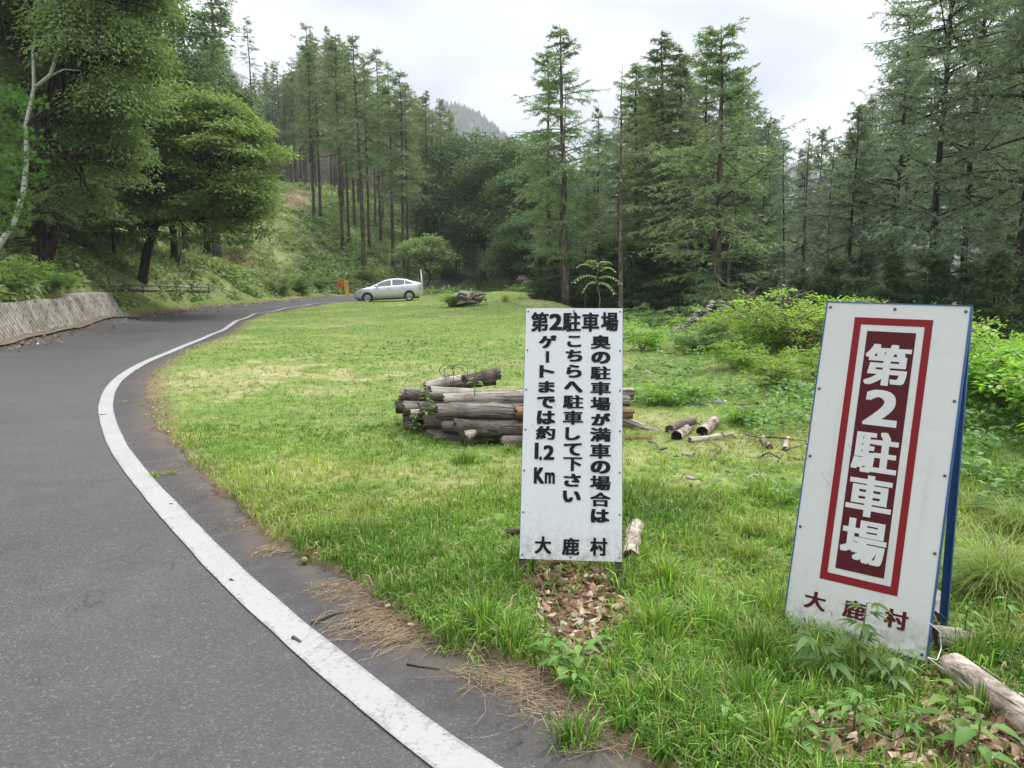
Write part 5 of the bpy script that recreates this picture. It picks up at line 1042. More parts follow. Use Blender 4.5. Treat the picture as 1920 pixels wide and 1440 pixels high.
for x0, x1, nm in ((1.12, 1.92, 'windscreen'), (3.55, 4.15, 'rear_screen')):
    V = []; 
    for x in np.linspace(x0, x1, 8):
        rw = section(x)[8][0]
        for f in np.linspace(-1, 1, 9): V.append((x, f * rw * .88, float(prof_(x, TOP)) + .010 - .012 * abs(f) ** 3))
    mb = MB(); mb.add(V, None, [(a * 9 + b, a * 9 + 9 + b, a * 9 + 10 + b, a * 9 + b + 1) for a in range(7) for b in range(8)]); mb.build(nm, M_glass, e)
for xw in (.86, 3.56):
    for sgn in (-1, 1):
        w_ = empty('wheel', (xw, sgn * .80, .31), None, None); del_ = w_; w_.parent = e
        th = np.arange(28) * 2 * math.pi / 28
        def ring(r_, y_): return np.c_[np.cos(th) * r_, np.full(28, y_ * sgn), np.sin(th) * r_]
        def loft(rs, mt, nm):
            V = np.concatenate([ring(a, b) for a, b in rs]); m2 = MB(); ii_ = np.arange(len(rs) - 1)[:, None] * 28; jj_ = np.arange(28)[None]; m2.add(V, None, np.stack([ii_ + jj_, ii_ + (jj_ + 1) % 28, ii_ + 28 + (jj_ + 1) % 28, ii_ + 28 + jj_], -1).reshape(-1, 4)); return m2.build(nm, mt, w_)
        loft([(.20, -.1), (.30, -.1), (.315, -.07), (.315, .06), (.30, .09), (.215, .095), (.2, .07)], M_tyre, 'tyre')
        m2 = MB(); 
        for k in range(6):
            a = k * math.pi / 3; d_ = np.array([math.cos(a), 0, math.sin(a)]); s2 = np.array([-math.sin(a), 0, math.cos(a)]); y_ = np.array([0, sgn, 0.])
            m2.add([d_ * .03 - s2 * .022 + y_ * .082, d_ * .03 + s2 * .022 + y_ * .082, d_ * .205 + s2 * .045 + y_ * .075, d_ * .205 - s2 * .045 + y_ * .075], None, [(0, 1, 2, 3)])
        V = np.concatenate([ring(.215, .093), ring(.185, .075)]); m2.add(V, None, [(k, (k + 1) % 28, 28 + (k + 1) % 28, 28 + k) for k in range(28)]); V = np.vstack([ring(.05, .088), [[0, .09 * sgn, 0]]]); m2.add(V, [(28, k, (k + 1) % 28) for k in range(28)]); m2.build('rim', M_rim, w_)
        m2 = MB(); V = np.vstack([ring(.20, .04), [[0, .04 * sgn, 0]]]); m2.add(V, [(28, k, (k + 1) % 28) for k in range(28)]); m2.build('brake_disc', M_plast, w_)
        m2 = MB(); th2 = np.linspace(-.25, math.pi + .25, 22); yb = sgn * .878; V = [(xw + math.cos(a) * rr_, yb, .32 + math.sin(a) * rr_) for rr_ in (.20, .365) for a in th2]; m2.add(V, None, [(k, k + 1, 22 + k + 1, 22 + k) for k in range(21)]); m2.build('wheel_arch', M_plast, e)
        w_.location = (xw, sgn * .81, .31)
for sgn in (-1, 1):
    mb = MB(); box(mb, (1.52, sgn * .96, 1.02), (.14, .17, .12)); ob = mb.build('wing_mirror', M_paint, e); bv = ob.modifiers.new('b', 'BEVEL'); bv.width = .03; bv.segments = 3
    mb = MB(); V = [(.14, sgn * .60, .70), (.12, sgn * .70, .62), (.42, sgn * .845, .74), (.62, sgn * .845, .86), (.40, sgn * .76, .85)]; V = V + [(x - .015, y * 1.012 + sgn * .006, z + .01) for x, y, z in V]; mb.add(V, [(5, 6, 7), (5, 7, 8), (5, 8, 9)]); mb.build('headlight', M_lens, e)
    mb = MB(); V = [(4.18, sgn * .852, 1.08), (4.40, sgn * .80, .98), (4.43, sgn * .785, .76), (4.33, sgn * .82, .78), (4.22, sgn * .85, .92)]; V = [(x + .004, y * 1.012, z) for x, y, z in V]; mb.add(V + [(4.30, sgn * .85, .92)], [(0, 1, 5), (1, 2, 5), (2, 3, 5), (3, 4, 5), (4, 0, 5)]); mb.build('tail_light', M_lens, e)
    mb = MB(); 
    for xh in (2.28, 3.18): box(mb, (xh, sgn * .885, .86), (.16, .025, .03))
    mb.build('door_handle', M_paint, e)
    mb = MB(); 
    for xd in (1.45, 2.46, 3.30):
        V = [(xd + dx_, sgn * (float(prof_(xd, HW)) * (1.0 if z_ < .6 else .985) + .0025), z_) for z_ in (.28, .45, .6, .75, .9) for dx_ in (-.006, .006)]; mb.add(V, None, [(2 * q, 2 * q + 1, 2 * q + 3, 2 * q + 2) for q in range(4)])
    mb.build('door_seam', M_plast, e)
mb = MB(); box(mb, (4.27, 0, 1.19), (.16, 1.15, .03)); mb.build('spoiler', M_plast, e); mb = MB(); box(mb, (.03, 0, .42), (.05, 1.0, .14)); mb.build('grille', M_plast, e)
mb = MB(); box(mb, (2.2, 0, .16), (4.0, 1.5, .06)); mb.build('underbody', M_plast, e)

# ------------------------------------------------------------------ boards and posts by the far road
M_orange = flat('orange_board', (.75, .10, .03), .5); M_yellow = flat('yellow_board', (.85, .42, .06), .5); M_mark = flat('dark_marks', (.22, .02, .02), .5)
for (px, c_, lab, wd, rz, tl) in ((636, M_orange, 'orange-red board with dark marks standing by the road behind the car bonnet', .32, .12, .07), (650.5, M_yellow, 'narrow yellow-orange board standing right of the orange one', .26, -.1, -.05)):
    q = onpx(px, 552); q = np.array([xat(px, 54.5, 550), 54.5, 0]); q[2] = gz(q[0], q[1]); e = empty('roadside_board', q, lab, 'sign', None, rz); e.rotation_euler[1] = tl
    mb = MB(); box(mb, (0, 0, .52), (wd, .03, 1.0)); mb.build('panel', c_, e, False)
    mb = MB(); 
    for k in range(3 if px < 645 else 4): z_ = (.86 - k * .13); x_ = 0; rbox(mb, x_ - .07, x_ + .07, -.018, -.0155, z_, z_ + .018); rbox(mb, x_ - .07, x_ + .07, -.018, -.0155, z_ - .05, z_ - .034); rbox(mb, x_ - .010, x_ + .010, -.0185, -.0157, z_ - .06, z_ + .03)
    mb.build('marks', M_mark if px < 645 else flat('red_marks', (.7, .16, .03), .5), e, False)
    for s_ in (-1, 1): mb = MB(); tube(mb, [(s_ * wd * .4, .03, -.05), (s_ * wd * .4, .03, .9)], .012, 6); mb.build('leg', M_rust, e)
M_pole = flat('white_pole', (.72, .72, .70), .5)
for k, (x0, y0, x1, y1, lab) in enumerate(((791, 546, 789, 505, 'taller thin white post behind the rear of the car'), (794, 546, 790, 512, 'shorter thin white post leaning against the taller one behind the car'))):
    a_ = W(x0, y0, 52.5 + .1 * k); b_ = W(x1, y1, 52.5 + .1 * k); a_[2] = gz(a_[0], a_[1]) - .1; mb = MB(); tube(mb, [a_, b_], .028, 6); tag(mb.build('white_post', M_pole), lab, 'post')
mb = MB(); q = W(908, 521, 84); e = empty('timber_barrier', (q[0], q[1], gz(q[0], q[1])), 'low dark timber barrier across the mouth of the tree tunnel', 'barrier'); o_ = np.array(e.location)
for k in (-1.4, 0, 1.4): mb = MB(); tube(mb, [(k, 0, -.2), (k, 0, .55)], .08, 6); mb.build('post', M_logb, e)
mb = MB(); box(mb, (0, -.1, .5), (3.3, .1, .16)); mb.build('rail', M_logw, e)

# ------------------------------------------------------------------ grass, herbs, litter
G_DEEP, G_FRESH, G_YEL, G_STRAW = (np.array(v) for v in ((.065, .155, .022), (.185, .33, .050), (.36, .43, .105), (.56, .48, .27)))
def blades(mb, rgb, x, y, h, w, lean, az, g, seg2=True, rnd=None, base=None):
    sd_b = road_sdf(x, y); z = np.where(sd_b < 0, hroad(x, y), hground(x, y, sd_b)) - .004; n = len(x); B = np.c_[x, y, z]; d = np.c_[np.cos(az), np.sin(az), np.zeros(n)]; s = np.c_[-np.sin(az + g.normal(0, .6, n)), np.cos(az), np.zeros(n)] * (w / 2)[:, None]
    U = np.array([0, 0, 1.]); Mid = B + (U * .62 + 0) * h[:, None] * np.cos(lean * .5)[:, None] + d * (h * .5 * np.sin(lean * .6))[:, None]; Tip = B + U * (h * np.cos(lean) * .95)[:, None] + d * (h * np.sin(lean))[:, None]
    if seg2:
        V = np.stack([B - s, B + s, Mid + s * .7, Mid - s * .7, Tip], 1); k = np.arange(n)[:, None] * 5; mb.add(V.reshape(-1, 3), np.c_[k + 3, k + 2, k + 4], np.c_[k, k + 1, k + 2, k + 3]); return 5
    V = np.stack([B - s, B + s, Tip], 1); mb.add(V.reshape(-1, 3), np.arange(3 * n).reshape(-1, 3)); return 3
def gcolor(x, y, g, dryf=1.0):
    n = len(x); f = fbm(x * 1.1, y * 1.1, 61); f2 = fbm(x * .55, y * .55, 61) * .6 + fbm(x * 2.3, y * 2.3, 71) * .4; a = np.clip(f * 1.5 - .3 + g.normal(0, .22, n), 0, 1)[:, None]; c = G_DEEP * (1 - a) + G_FRESH * a
    yl = np.clip(smooth(.38, .66, f2) * .7 + g.normal(0, .18, n), 0, 1)[:, None] * dryf; c = c * (1 - yl) + G_YEL * yl
    st = (g.random(n) < (.09 + .28 * smooth(.50, .72, f2) * dryf))[:, None]; c = c * np.exp(g.normal(.06, .34, (n, 1))); return np.where(st, G_STRAW * g.uniform(.6, 1.1, (n, 1)), c)
def wedge(n, r0, r1, pw, g, m_=1150):
    u = g.random(n); r_ = (r0 ** pw + u * (r1 ** pw - r0 ** pw)) ** (1 / pw); px = g.uniform(-m_, m_, n); return px / FPX * r_, r_
mb = MB(); cols = []; g = rng(77)
def field(n, r0, r1, pw, hfun, w0, seg2, m_=1150, tufts=0, dry=1.0):
    x, y = wedge(n, r0, r1, pw, g, m_)
    if tufts:
        x = np.repeat(x, tufts); y = np.repeat(y, tufts); k = np.repeat(np.arange(n), tufts); rr_ = np.abs(g.normal(0, .022, len(x))); a = g.uniform(0, 6.283, len(x)); hs = g.uniform(.6, 1.35, n)[k]
        x = x + rr_ * np.cos(a); y = y + rr_ * np.sin(a); lean = np.clip(rr_ * 22 + g.normal(.25, .35, len(x)), 0, 1.5); az = a
    else: hs = 1.0; az = g.uniform(0, 6.283, len(x)); lean = np.abs(g.normal(0, .55, len(x)))
    sd = road_sdf(x, y); e_ = sd + .10 * (fbm(x * 3.1, y * 3.1, 11, 3) - .5) * 1.6
    ok = (e_ > .015) & (hill(x, y) < .4) & (g.random(len(x)) > patch(x, y) * .93) & (g.random(len(x)) < 1 - .45 * (1 - smooth(.02, .16, e_))) & (x < 5.5 + y * .6)
    h = np.where((y > 6.15) & (y < 6.9) & (x > -1.2) & (x < 1.5), .6, 1.0) * hfun(x, y) * g.uniform(.55, 1.2, len(x)) * hs; x, y, h, lean, az = x[ok], y[ok], h[ok], lean[ok], az[ok]
    w = np.maximum(w0, .00085 * y) * g.uniform(.7, 1.3, len(x)); k = blades(mb, None, x, y, h, w, lean, az, g, seg2); cols.append(np.repeat(gcolor(x, y, g, dry), k, 0))
def tall(x, y):
    sd = road_sdf(x, y); nz = fbm(x * 2.2, y * 2.2, 91); nearr = 1 - smooth(4.5, 8.5, y)
    h = .026 + .035 * nearr * smooth(.35, .7, nz) + .030 * nearr * smooth(-.3, .5, x) * smooth(.45, .75, nz) + .035 * (1 - smooth(.1, .9, sd)) * nearr
    rough = smooth(2.5, 5, x) * smooth(5, 8, y) * .06 + smooth(2.2, 3.2, x) * (1 - smooth(5, 6, y)) * .04
    pile = .03 * np.exp(-((x - .0) / 1.2) ** 2 - ((y - 6.7) / .45) ** 2); return h + rough + pile
field(17500, 1.9, 5.2, 1.3, tall, .0062, True, m_=1750, tufts=13, dry=.55)
field(13000, 1.9, 7.5, 1.2, lambda x, y: tall(x, y) * 1.25, .0055, True, m_=1750, tufts=12, dry=.7)
field(165000, .8, 9, 1.0, lambda x, y: tall(x, y) * .75, .0045, True, m_=1900)
field(190000, 6, 22, .8, lambda x, y: tall(x, y) * 1.1, .006, False, m_=1500)
field(110000, 14, 58, .8, lambda x, y: .035 + 0 * x + .07 * smooth(2, 5, x) * smooth(10, 14, y), .012, False, 1000)
field(6500, 5.5, 17, .9, lambda x, y: .045 + 0 * x, .007, False, tufts=12, dry=.35)
# big shoots of grass at the road's edge and at the sign feet
def clump(px, py, n, h, sp_, seed, lean=.5, wd=.004, yel=.0):
    q = onpx(px, py); gg = rng(seed); a = gg.uniform(0, 6.283, n); rr_ = np.abs(gg.normal(0, sp_, n)); x = q[0] + rr_ * np.cos(a); y = q[1] + rr_ * np.sin(a)
    hh = .78 * h * gg.uniform(.5, 1.15, n); k = blades(mb, None, x, y, hh, np.full(n, wd * 1.6), np.clip(rr_ / sp_ * lean + gg.normal(.1, .2, n), 0, 1.4), a + gg.normal(0, .4, n), gg, True); c_ = gcolor(x, y, gg, .4) * (1 + 0 * yel); c_ = c_ * (1 - yel) + G_YEL * yel; cols.append(np.repeat(c_, k, 0))
for a_ in [(905, 1180, 340, .20, .07, 1), (960, 1215, 220, .17, .07, 2), (850, 1200, 160, .15, .05, 3), (1250, 1100, 300, .20, .09, 4), (1230, 1190, 320, .22, .09, 5), (1330, 1180, 260, .20, .09, 6), (1420, 1235, 320, .2, .08, 7), (1480, 1275, 180, .13, .07, 8),
           (1260, 1330, 260, .18, .09, 9), (1340, 1390, 260, .18, .09, 10), (1400, 1320, 260, .18, .09, 11), (1180, 1330, 200, .15, .07, 12), (745, 1060, 260, .13, .09, 13), (690, 960, 240, .12, .09, 14), (560, 960, 240, .11, .10, 15), (620, 1020, 200, .12, .07, 16), (900, 1070, 220, .13, .08, 17), (960, 1060, 200, .16, .07, 18),
           (1080, 1420, 180, .13, .06, 19), (1450, 1400, 260, .20, .1, 20), (1610, 1300, 180, .10, .09, 21), (1545, 1275, 160, .10, .07, 22), (1680, 1375, 140, .10, .06, 23), (1880, 1230, 200, .2, .08, 24), (1840, 1340, 160, .16, .06, 25), (1210, 1060, 200, .15, .06, 26), (1450, 1150, 260, .17, .09, 27), (1400, 1050, 240, .14, .1, 28), (1300, 960, 200, .12, .1, 29), (1440, 920, 300, .13, .14, 30), (870, 870, 200, .14, .07, 31), (960, 850, 160, .12, .07, 32), (1810, 1250, 120, .25, .05, 33)]: clump(*a_)
for a_ in [(292, 906, 50, .07, .03, 41), (322, 902, 36, .06, .03, 42), (262, 770, 60, .05, .06, 43), (240, 762, 40, .05, .04, 44), (285, 780, 60, .05, .06, 45), (262, 700, 50, .05, .05, 46), (280, 668, 60, .05, .10, 47), (262, 676, 60, .05, .12, 48), (300, 652, 50, .05, .08, 49), (355, 655, 40, .04, .06, 50), (292, 640, 30, .04, .08, 51)]: clump(*a_, lean=.9, yel=.45)
tag(mb.build('grass', M_grass, None, False, rgb=np.concatenate(cols)), 'lawn grass with green tufts and dry yellow patches', None, None, 'stuff')
# fountain of long grass at the right
def fountain(px, py, n, H_, label, seed, yel=.3):
    q = onpx(px, py); gg = rng(seed); m2 = MB(); cl_ = []; a = gg.uniform(0, 6.283, n); el = np.abs(gg.normal(.35, .28, n)); L_ = H_ * gg.uniform(.6, 1.25, n); s = np.linspace(0, 1, 7)[None]
    r_ = L_[:, None] * (np.sin(el)[:, None] * s + .45 * s ** 2.2); z_ = L_[:, None] * (np.cos(el)[:, None] * s - (.35 + .5 * gg.random(n))[:, None] * s ** 2.4)
    b0 = gg.normal(0, .05, (n, 2)); P = np.stack([b0[:, :1] + r_ * np.cos(a)[:, None], b0[:, 1:] + r_ * np.sin(a)[:, None], z_], -1); w = (.0045 * (1 - .85 * s) * gg.uniform(.6, 1.2, (n, 1)))[..., None] * np.stack([-np.sin(a), np.cos(a), 0 * a], -1)[:, None]
    V = np.stack([P - w / 2, P + w / 2], 2).reshape(n, 14, 3); k = np.arange(n)[:, None] * 14; F = np.concatenate([np.stack([k[:, 0] + 2 * i, k[:, 0] + 2 * i + 1, k[:, 0] + 2 * i + 3, k[:, 0] + 2 * i + 2], -1) for i in range(6)]); m2.add(V.reshape(-1, 3), None, F)
    c_ = G_FRESH * .8 * (1 - yel) + G_YEL * yel; c_ = c_[None] * gg.uniform(.6, 1.3, (n, 1)); c_ = np.where((gg.random(n) < .15)[:, None], G_STRAW * .8, c_); ob = m2.build('grass_clump', M_grass, None, False, rgb=np.repeat(c_, 14, 0)); ob.location = q; return tag(ob, label, 'grass clump')
fountain(1868, 1120, 900, .46, 'big fountain of long arching grass right of the blue legs', 5); fountain(1905, 1000, 500, .34, 'smaller arching grass clump behind the big fountain of grass', 6); fountain(1830, 960, 260, .22, 'low arching grass clump under the rock on the right', 7)
fountain(948, 566, 300, .7, 'pale grass hummock on the lawn far behind the text sign', 8, .5)

# herbs with toothed leaves
def herb(px, py, h, nl, size, label, seed, group=None, lean=(0, 0), mt=None, name='weed_plant', lobed=False, cat='weed', Y=None):
    q = onpx(px, py); g = rng(seed); st = MB(); lf = MB(); s = np.linspace(0, 1, 8); P = np.c_[lean[0] * s ** 1.5 * h, lean[1] * s * h, s * h] + np.cumsum(g.normal(0, .004, (8, 3)), 0) * s[:, None]; tube(st, P, .0035 * (1 - .6 * s) * (size / .07) ** .5 + .001, 5)
    for k in range(nl):
        f = (.15 + .85 * (k + 1) / nl); c_ = np.array([np.interp(f, s, P[:, i]) for i in range(3)]); a = k * 2.4 + g.uniform(-.4, .4); d = np.array([math.cos(a), math.sin(a), g.uniform(.05, .5)]); L_ = size * g.uniform(.7, 1.2) * (1.1 - .35 * f)
        pet = c_ + d * L_ * .35; tube(st, [c_, pet], .0012, 4, cap=False); ax = unit(d * [1, 1, .2]); sd_ = unit(np.cross(ax, [0, 0, 1.])); nn = unit(np.cross(sd_, ax))
        for (da, lk) in ((0, 1),) if not lobed else ((0, 1), (.75, .72), (-.75, .72), (1.35, .45), (-1.35, .45)):
            a2 = ax * math.cos(da) + sd_ * math.sin(da); s2 = unit(np.cross(a2, nn)); l2 = L_ * lk; wd = l2 * (.27 if not lobed else .17)
            prof = [(0, .05), (.15, .7), (.22, .62), (.35, 1), (.42, .88), (.6, .8), (.66, .66), (.82, .4), (1, .02)]
            C_ = [pet + a2 * l2 * u - np.array([0, 0, .35]) * l2 * u * u for u, w in prof]; V = [];
            for (u, w), cc in zip(prof, C_): V += [cc - s2 * wd * w + nn * wd * w * .35, cc, cc + s2 * wd * w + nn * wd * w * .35]
            lf.add(V, None, [(3 * i + j, 3 * i + j + 1, 3 * i + j + 4, 3 * i + j + 3) for i in range(len(prof) - 1) for j in (0, 1)], np.full(len(V), g.uniform(.15, 1)))
    e = empty(name, q, label, cat, group); st.build('stem', M_herbstem, e); lf.build('leaves', mt or M_herb, e); return e
M_herb = foliage('herb_leaves', (.07, .16, .03), (.22, .40, .09), .38, .2); M_mug = foliage('mugwort_leaves', (.07, .14, .04), (.20, .32, .11), .35, .15); M_herbstem = flat('herb_stem', (.12, .17, .05), .7)
herb(1602, 1275, .30, 11, .10, 'tall mugwort with slender lobed leaves standing before the bottom of the framed sign', 1, lobed=True, mt=M_mug, lean=(.12, -.05))
herb(1560, 1290, .22, 10, .10, 'leaning mugwort left of the tall one at the framed sign', 2, lobed=True, mt=M_mug, lean=(-.35, .1))
herb(1650, 1300, .17, 9, .09, 'short mugwort right of the tall one at the framed sign', 3, lobed=True, mt=M_mug, lean=(.3, 0))
herb(1600, 1380, .17, 9, .08, 'broad-leaved weed in front of the mugworts', 4, lobed=True); herb(1545, 1395, .14, 9, .055, 'small pale-topped weed left of the broad-leaved one', 5); herb(1500, 1420, .12, 8, .055, 'small weed at the bottom edge below the framed sign', 6)
herb(1790, 1395, .20, 7, .10, 'big toothed leaves at the near end of the bottom right log', 7); herb(1830, 1440, .16, 7, .10, 'bright toothed leaves at the bottom right edge', 8); herb(1700, 1390, .12, 7, .06, 'lobed weed on the leaf litter at the bottom right', 9, lobed=True)
for k, (px, py, h, nl, sz, lab) in enumerate([(1055, 1270, .10, 9, .075, 'middle plant of the broad-leaved weeds below the text sign'), (1030, 1245, .10, 8, .07, 'left plant of the broad-leaved weeds below the text sign'), (1090, 1250, .09, 8, .07, 'right plant of the broad-leaved weeds below the text sign'), (1130, 1228, .09, 8, .06, 'weed between the leaf litter and the tall grass'),
                                             (1075, 1295, .07, 8, .06, 'lowest of the broad-leaved weeds at the asphalt edge'), (1110, 1095, .05, 6, .035, 'tiny bright sprout in the leaf litter under the text sign'), (1068, 1118, .04, 6, .03, 'tiny sprout at the middle of the leaf litter'), (1380, 1145, .10, 7, .05, 'small herb in the grass left of the framed sign'), (1365, 1390, .11, 8, .05, 'small bright weed in the grass at the bottom edge'), (1850, 1100, .12, 7, .07, 'bright leafy weed before the fountain of grass'),
                                             (890, 745, .30, 16, .07, 'green shoots sprouting from the middle of the log pile'), (802, 790, .28, 16, .07, 'green shoots at the left front of the log pile'), (960, 790, .2, 12, .06, 'green shoots beside the left edge of the text sign on the pile'), (915, 825, .22, 14, .06, 'weed at the front foot of the log pile'), (780, 815, .2, 14, .06, 'weed at the left foot of the log pile'), (1810, 1190, .14, 9, .05, 'small weed behind the stump piece on the right'), (1890, 1190, .16, 10, .06, 'leafy weed right of the stump piece')]):
    o_h = herb(px, py, h, nl, sz, lab, 20 + k)
    if 'pile' in lab and 'foot' not in lab: yy0 = 6.9; q = W(px, py, yy0); o_h.location = q
# broad-leaved ground weeds
def weed_field(name, n, Yr, size, mt, seed, cond, label, k=7, hgt=.03, pr=(-1100, 1100)):
    g = rng(seed); x, y = wedge(n, Yr[0], Yr[1], 1.0, g, 1150); px = x / y * FPX; ok = (px > pr[0]) & (px < pr[1]) & (road_sdf(x, y) > .05) & (hill(x, y) < .3) & cond(x, y, g); x, y = x[ok], y[ok]; M = len(x); i = np.repeat(np.arange(M), k); K = len(i); a = g.uniform(0, 6.283, K); z = hground(x, y)[i]
    sz = (size * g.uniform(.6, 1.4, M))[i]; D = np.c_[np.cos(a), np.sin(a), g.uniform(-.1, .7, K)]; B = np.c_[x[i] + np.cos(a) * sz * .4, y[i] + np.sin(a) * sz * .4, z + hgt * g.uniform(.1, 1.3, K)]
    mb = MB(); leaves(mb, B, D, unit(np.c_[g.normal(0, .35, (K, 2)), np.ones(K)]), sz, sz * .5, np.clip(g.uniform(.1, .9, M)[i] + g.normal(0, .15, K), 0, 1)); return tag(mb.build(name, mt), label, None, None, 'stuff')
weed_field('ground_weeds', 9000, (1.9, 9), .022, M_herb, 301, lambda x, y, g: g.random(len(x)) < .06 + .8 * smooth(.5, .7, fbm(x * 1.6, y * 1.6, 305)), 'small broad-leaved weeds scattered through the lawn')
weed_field('rough_weeds', 9000, (4.5, 24), .07, M_bush2, 302, lambda x, y, g: (x > 1.0 + (y > 11) * .8) & (g.random(len(x)) < smooth(.42, .66, fbm(x * .9, y * .9, 306)) * smooth(5, 9, y + x)), 'loose green weeds on the rough ground between and behind the signs', 12, .14)
g = rng(303); n = 900; x, y = wedge(n, 5, 20, 1.0, g, 1100); ok = (x > 1.2) & (g.random(n) < .25 + smooth(.45, .6, fbm(x * .8, y * .8, 307))); x, y = x[ok], y[ok]; n = len(x); a = g.uniform(0, 6.283, n); L_ = g.uniform(.08, .45, n); s = np.linspace(-.5, .5, 4)
P = np.stack([x[:, None] + np.cos(a)[:, None] * L_[:, None] * s, y[:, None] + np.sin(a)[:, None] * L_[:, None] * s, hground(x, y)[:, None] + .03 + g.normal(0, .02, (n, 4))], -1); mb = MB(); tubes(mb, P, (g.uniform(.002, .009, n)[:, None]) * np.ones((1, 4)), 5)
tag(mb.build('brushwood', M_logw), 'scattered dead twigs on the rough ground right of the log pile', None, None, 'stuff')
# fallen leaves, dry needles
def fallen(mb, cols, x, y, size, g, lift=.0):
    n = len(x); z = hground(x, y) + np.abs(g.normal(0, .006, n)) + lift; a = g.uniform(0, 6.283, n); D = np.c_[np.cos(a), np.sin(a), g.normal(0, .25, n)]; D = unit(D); Nn_ = unit(np.c_[g.normal(0, .45, (n, 2)), np.ones(n)]); S = unit(np.cross(D, Nn_)); U = np.cross(S, D); L_ = (size * g.uniform(.35, 1.6, n))[:, None]; Wd_ = L_ * g.uniform(.3, .6, (n, 1)); cu = g.uniform(-.2, .5, (n, 1)) * L_
    B = np.c_[x, y, z]; V = np.stack([B, B + D * L_ * .35 - S * Wd_ * .5 + U * cu * .6, B + D * L_ * .8 - S * Wd_ * .35 + U * cu * .8, B + D * L_ + U * cu * .9, B + D * L_ * .8 + S * Wd_ * .35 + U * cu * .4, B + D * L_ * .35 + S * Wd_ * .5 + U * cu * .5, B + D * L_ * .5], 1)
    k = np.arange(n)[:, None] * 7; mb.add(V.reshape(-1, 3), np.concatenate([np.c_[k + i, k + (i + 1) % 6, k + 6] for i in range(6)]))
    pal = np.array([(.27, .16, .10), (.36, .24, .155), (.50, .37, .26), (.60, .49, .38), (.13, .08, .055), (.24, .125, .075)]); c_ = pal[g.integers(0, 6, n)] * g.uniform(.6, 1.15, (n, 1)); cols.append(np.repeat(c_, 7, 0))
mb = MB(); cols = []; g = rng(55)
x, y = g.uniform(-1.4, 2.2, 60000), g.uniform(1.9, 4.3, 60000); ok = g.random(60000) < patch(x, y) * .34; fallen(mb, cols, x[ok], y[ok], .044, g)
x, y = wedge(26000, 1.9, 9, 1, g); sd = road_sdf(x, y); ok = (sd > -.06) & (sd < .16) & (g.random(26000) < .55); fallen(mb, cols, x[ok], y[ok], .026, g)
ex = g.integers(0, len(LEFT) - 1, 1600); f = g.random(1600); ed = LEFT[ex] * (1 - f)[:, None] + LEFT[np.minimum(ex + 1, len(LEFT) - 1)] * f[:, None]; x = ed[:, 0] + np.abs(g.normal(0, .35, 1600)); y = ed[:, 1]; ok = (y > 12) & (y < 50); fallen(mb, cols, x[ok], y[ok], .07, g, .07)
x, y = wedge(500, 1.9, 12, 1, g); ok = road_sdf(x, y) > .2; fallen(mb, cols, x[ok], y[ok], .035, g, .03)
tag(mb.build('leaf_litter', M_litter, None, False, rgb=np.concatenate(cols)), 'dry brown fallen leaves on the ground and along the road edge', None, None, 'stuff')
mb = MB(); cols = []
def straw(n, px, py, sx, sy, L_, ang0, dang, seed, lift=.012):
    n = int(n * .32)
    g = rng(seed); q = onpx(px, py); x = q[0] + g.normal(0, sx, n); y = q[1] + g.normal(0, sy, n); a = ang0 + g.normal(0, dang, n); Ls = L_ * g.uniform(.4, 1.2, n); cv = g.normal(0, .7, n); P = []
    s = np.linspace(0, 1, 5); zz_ = hground(x, y)
    sd = road_sdf(x, y); zz_ = np.where(sd < .05, hroad(x, y), zz_)
    for k in range(5): aa = a + cv * s[k]; P.append(np.c_[x + np.cos(aa) * Ls * (s[k] - .5), y + np.sin(aa) * Ls * (s[k] - .5), zz_ + lift * g.random(n) + .003 + .012 * math.sin(s[k] * 3.1) * g.random(n)])
    P = np.stack(P, 1); tubes(mb, P, np.full((n, 5), .0008), 3); c_ = np.array([.40, .30, .19]) * g.uniform(.35, 1.15, (n, 1)); cols.append(np.repeat(c_, 15, 0))
for a_ in [(1100, 720, 1175, .10, .10, .16, .9, .5), (600, 740, 1215, .09, .06, .16, .6, .4), (420, 660, 1125, .07, .07, .12, .4, .8), (260, 545, 1035, .09, .05, .11, .9, .6), (160, 505, 1050, .04, .05, .12, 1.1, .5), (160, 620, 1120, .05, .05, .12, .5, .7), (700, 1000, 1290, .12, .07, .15, -.2, .9), (260, 930, 1295, .05, .04, .16, -.3, 1.0), (420, 1050, 1340, .10, .06, .16, -.6, .8), (300, 1130, 1390, .06, .06, .14, -.8, .7),
           (90, 985, 1330, .14, .10, .28, .2, 1.6), (60, 1060, 1390, .12, .08, .22, .4, 1.6), (300, 470, 985, .08, .10, .08, .5, 1.2), (260, 400, 930, .08, .12, .07, .5, 1.2), (240, 350, 880, .10, .15, .07, .5, 1.2), (200, 290, 800, .10, .2, .07, .5, 1.2), (240, 310, 715, .3, .3, .09, .5, 1.5), (600, 790, 1150, .10, .08, .12, .6, .9), (300, 860, 1215, .10, .05, .12, .4, .9), (500, 1400, 1380, .3, .2, .14, .5, 1.5), (260, 660, 990, .12, .06, .1, .5, 1.5)]: straw(*a_[:-0 or None], 60 + a_[1])
tag(mb.build('dry_straw', M_litter, None, False, rgb=np.concatenate(cols)), 'wisps of dry straw lying along the broken asphalt edge', None, None, 'stuff')
